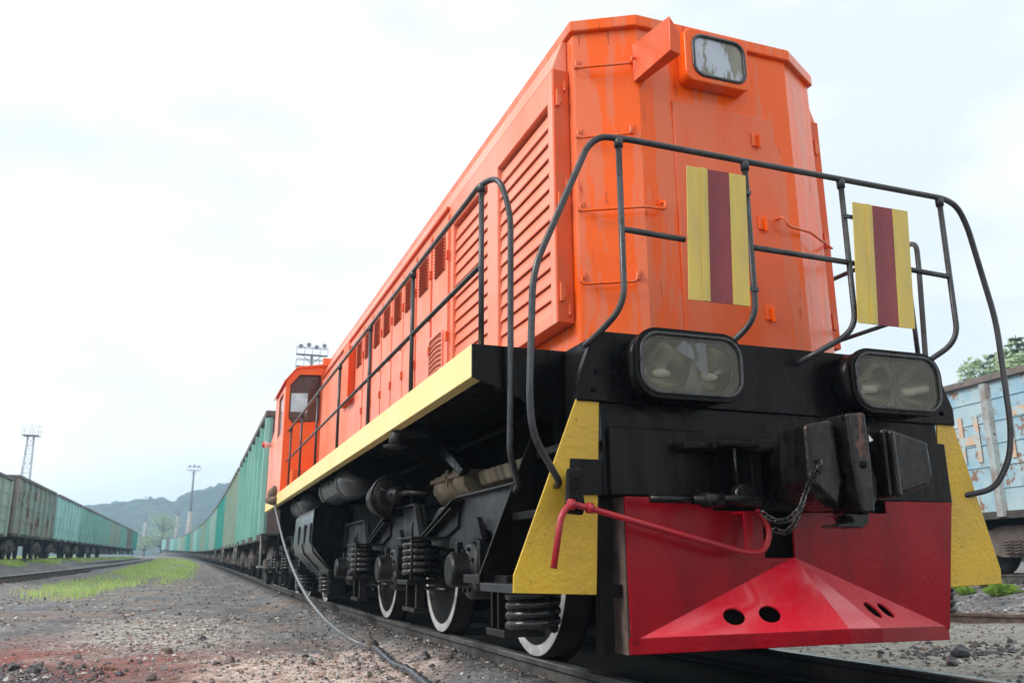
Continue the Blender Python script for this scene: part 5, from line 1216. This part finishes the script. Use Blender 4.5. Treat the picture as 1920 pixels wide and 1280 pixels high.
# ------------------------------------------------------------------ lighting masts
def lattice(name, x, y, H, w0, w1, label, plat=(3.0, 1.9), m='mast_pale'):
    z0 = ground_z(x, y) - .1; root = empty(name, (x, y, z0)); tag(root, label, 'lighting mast'); b = MB()
    def c(i, z): k = (w0 + (w1 - w0) * z / H) / 2; sx, sy = ((-1, -1), (1, -1), (1, 1), (-1, 1))[i % 4]; return (sx * k, sy * k, z)
    nb = int(H / 1.5)
    for i in range(4): b.tube([c(i, 0), c(i, H)], .07, 4)
    for j in range(nb):
        za, zb = H * j / nb, H * (j + 1) / nb
        for i in range(4): b.tube([c(i, za), c(i + 1, zb)] if j % 2 else [c(i + 1, za), c(i, zb)], .035, 4); b.tube([c(i, zb), c(i + 1, zb)], .03, 4)
    b.build('lattice_tower', m, root)
    b = MB(); W2, Hh = plat[0] / 2, plat[1]; b.box(-W2, W2, -W2, W2, H, H + .12)
    for sx in (-1, 0, 1):
        for sy in (-1, 1): b.tube([(sx * W2, sy * W2, H), (sx * W2, sy * W2, H + Hh)], .035, 4)
    for z in (H + Hh * .5, H + Hh):
        b.tube([(-W2, -W2, z), (W2, -W2, z), (W2, W2, z), (-W2, W2, z)], .04, 4, closed=True)
    b.build('platform', m, root); return root
lattice('lighting_mast', -29.9, 169.5, 20.8, 2.1, .95, 'pale lattice mast with railed platform above the left wagons', (2.6, 1.8))
def polemast(name, x, y, H, label, base=.55, steel=0.45, plat=2.2, lamps=4, rows=1):
    z0 = ground_z(x, y) - .1; root = empty(name, (x, y, z0)); tag(root, label, 'lighting mast')
    b = MB(); hc = H * (1 - steel); b.tube([(0, 0, 0), (0, 0, hc)], .3, 12, rr=[base, base * .62]); b.build('concrete_pole', 'concrete', root)
    b = MB(); b.tube([(0, 0, hc), (0, 0, H)], .15, 10, rr=[base * .42, base * .28]); b.build('steel_pole', 'mast_steel', root)
    b = MB()
    for k_ in range(rows):
        z = H - k_ * 1.6
        b.box(-plat, plat, -.35, .35, z - .10, z); b.tube([(-plat, .35, z + .9), (plat, .35, z + .9)], .045, 5); b.tube([(-plat, -.35, z + .9), (plat, -.35, z + .9)], .045, 5)
        for i in range(5): xx = -plat + plat * 2 * i / 4; b.tube([(xx, -.35, z), (xx, -.35, z + .9)], .035, 4)
    b.tube([(-plat * .6, 0, H - .1), (0, 0, H - 1.3)], .05, 5); b.tube([(plat * .6, 0, H - .1), (0, 0, H - 1.3)], .05, 5)
    b.build('platform', 'mast_steel', root)
    for i in range(lamps):
        xx = -plat + plat * 2 * (i + .5) / lamps; b = MB(); b.lathe([(-.28, .28), (-.20, .30), (.05, .18), (.15, .08)], (xx, -.35, H + .95 + (.25 if i % 2 else 0)), 'y', 12); b.build('floodlight', 'mast_steel', root)
    return root
polemast('lighting_mast', 10.6, 111.0, 26.2, 'floodlight mast showing above the cab roof', plat=2.0, lamps=4, rows=2)
polemast('lighting_mast', -2.4, 250, 22.2, 'tall concrete mast with floodlights rising beyond the green wagons', base=.9, steel=.5, plat=1.7, lamps=3)
polemast('lighting_mast', -19.0, 385, 22.5, 'faint distant mast left of the bright green tree', base=.8, steel=.4, plat=1.6, lamps=2)
polemast('lighting_mast', -6.0, 306, 13.5, 'short faint concrete pole left of the tall mast', base=.75, steel=.1, plat=1.2, lamps=2)

# ------------------------------------------------------------------ haze
b = MB(); b.box(-950, 950, -70, 1520, -12, 72)
hz = b.build('haze', 'gasket'); m = bpy.data.materials.new('haze_air'); m.use_nodes = True; t = m.node_tree; t.nodes.clear()
o = N(t, 'ShaderNodeOutputMaterial'); v = N(t, 'ShaderNodeVolumePrincipled'); v.inputs['Density'].default_value = .0010; v.inputs['Color'].default_value = (.55, .78, 1.0, 1); v.inputs['Anisotropy'].default_value = .2
t.links.new(v.outputs[0], o.inputs['Volume']); hz.data.materials.clear(); hz.data.materials.append(m); tag(hz, 'pale bluish haze over the yard and hills', 'haze', kind='stuff')
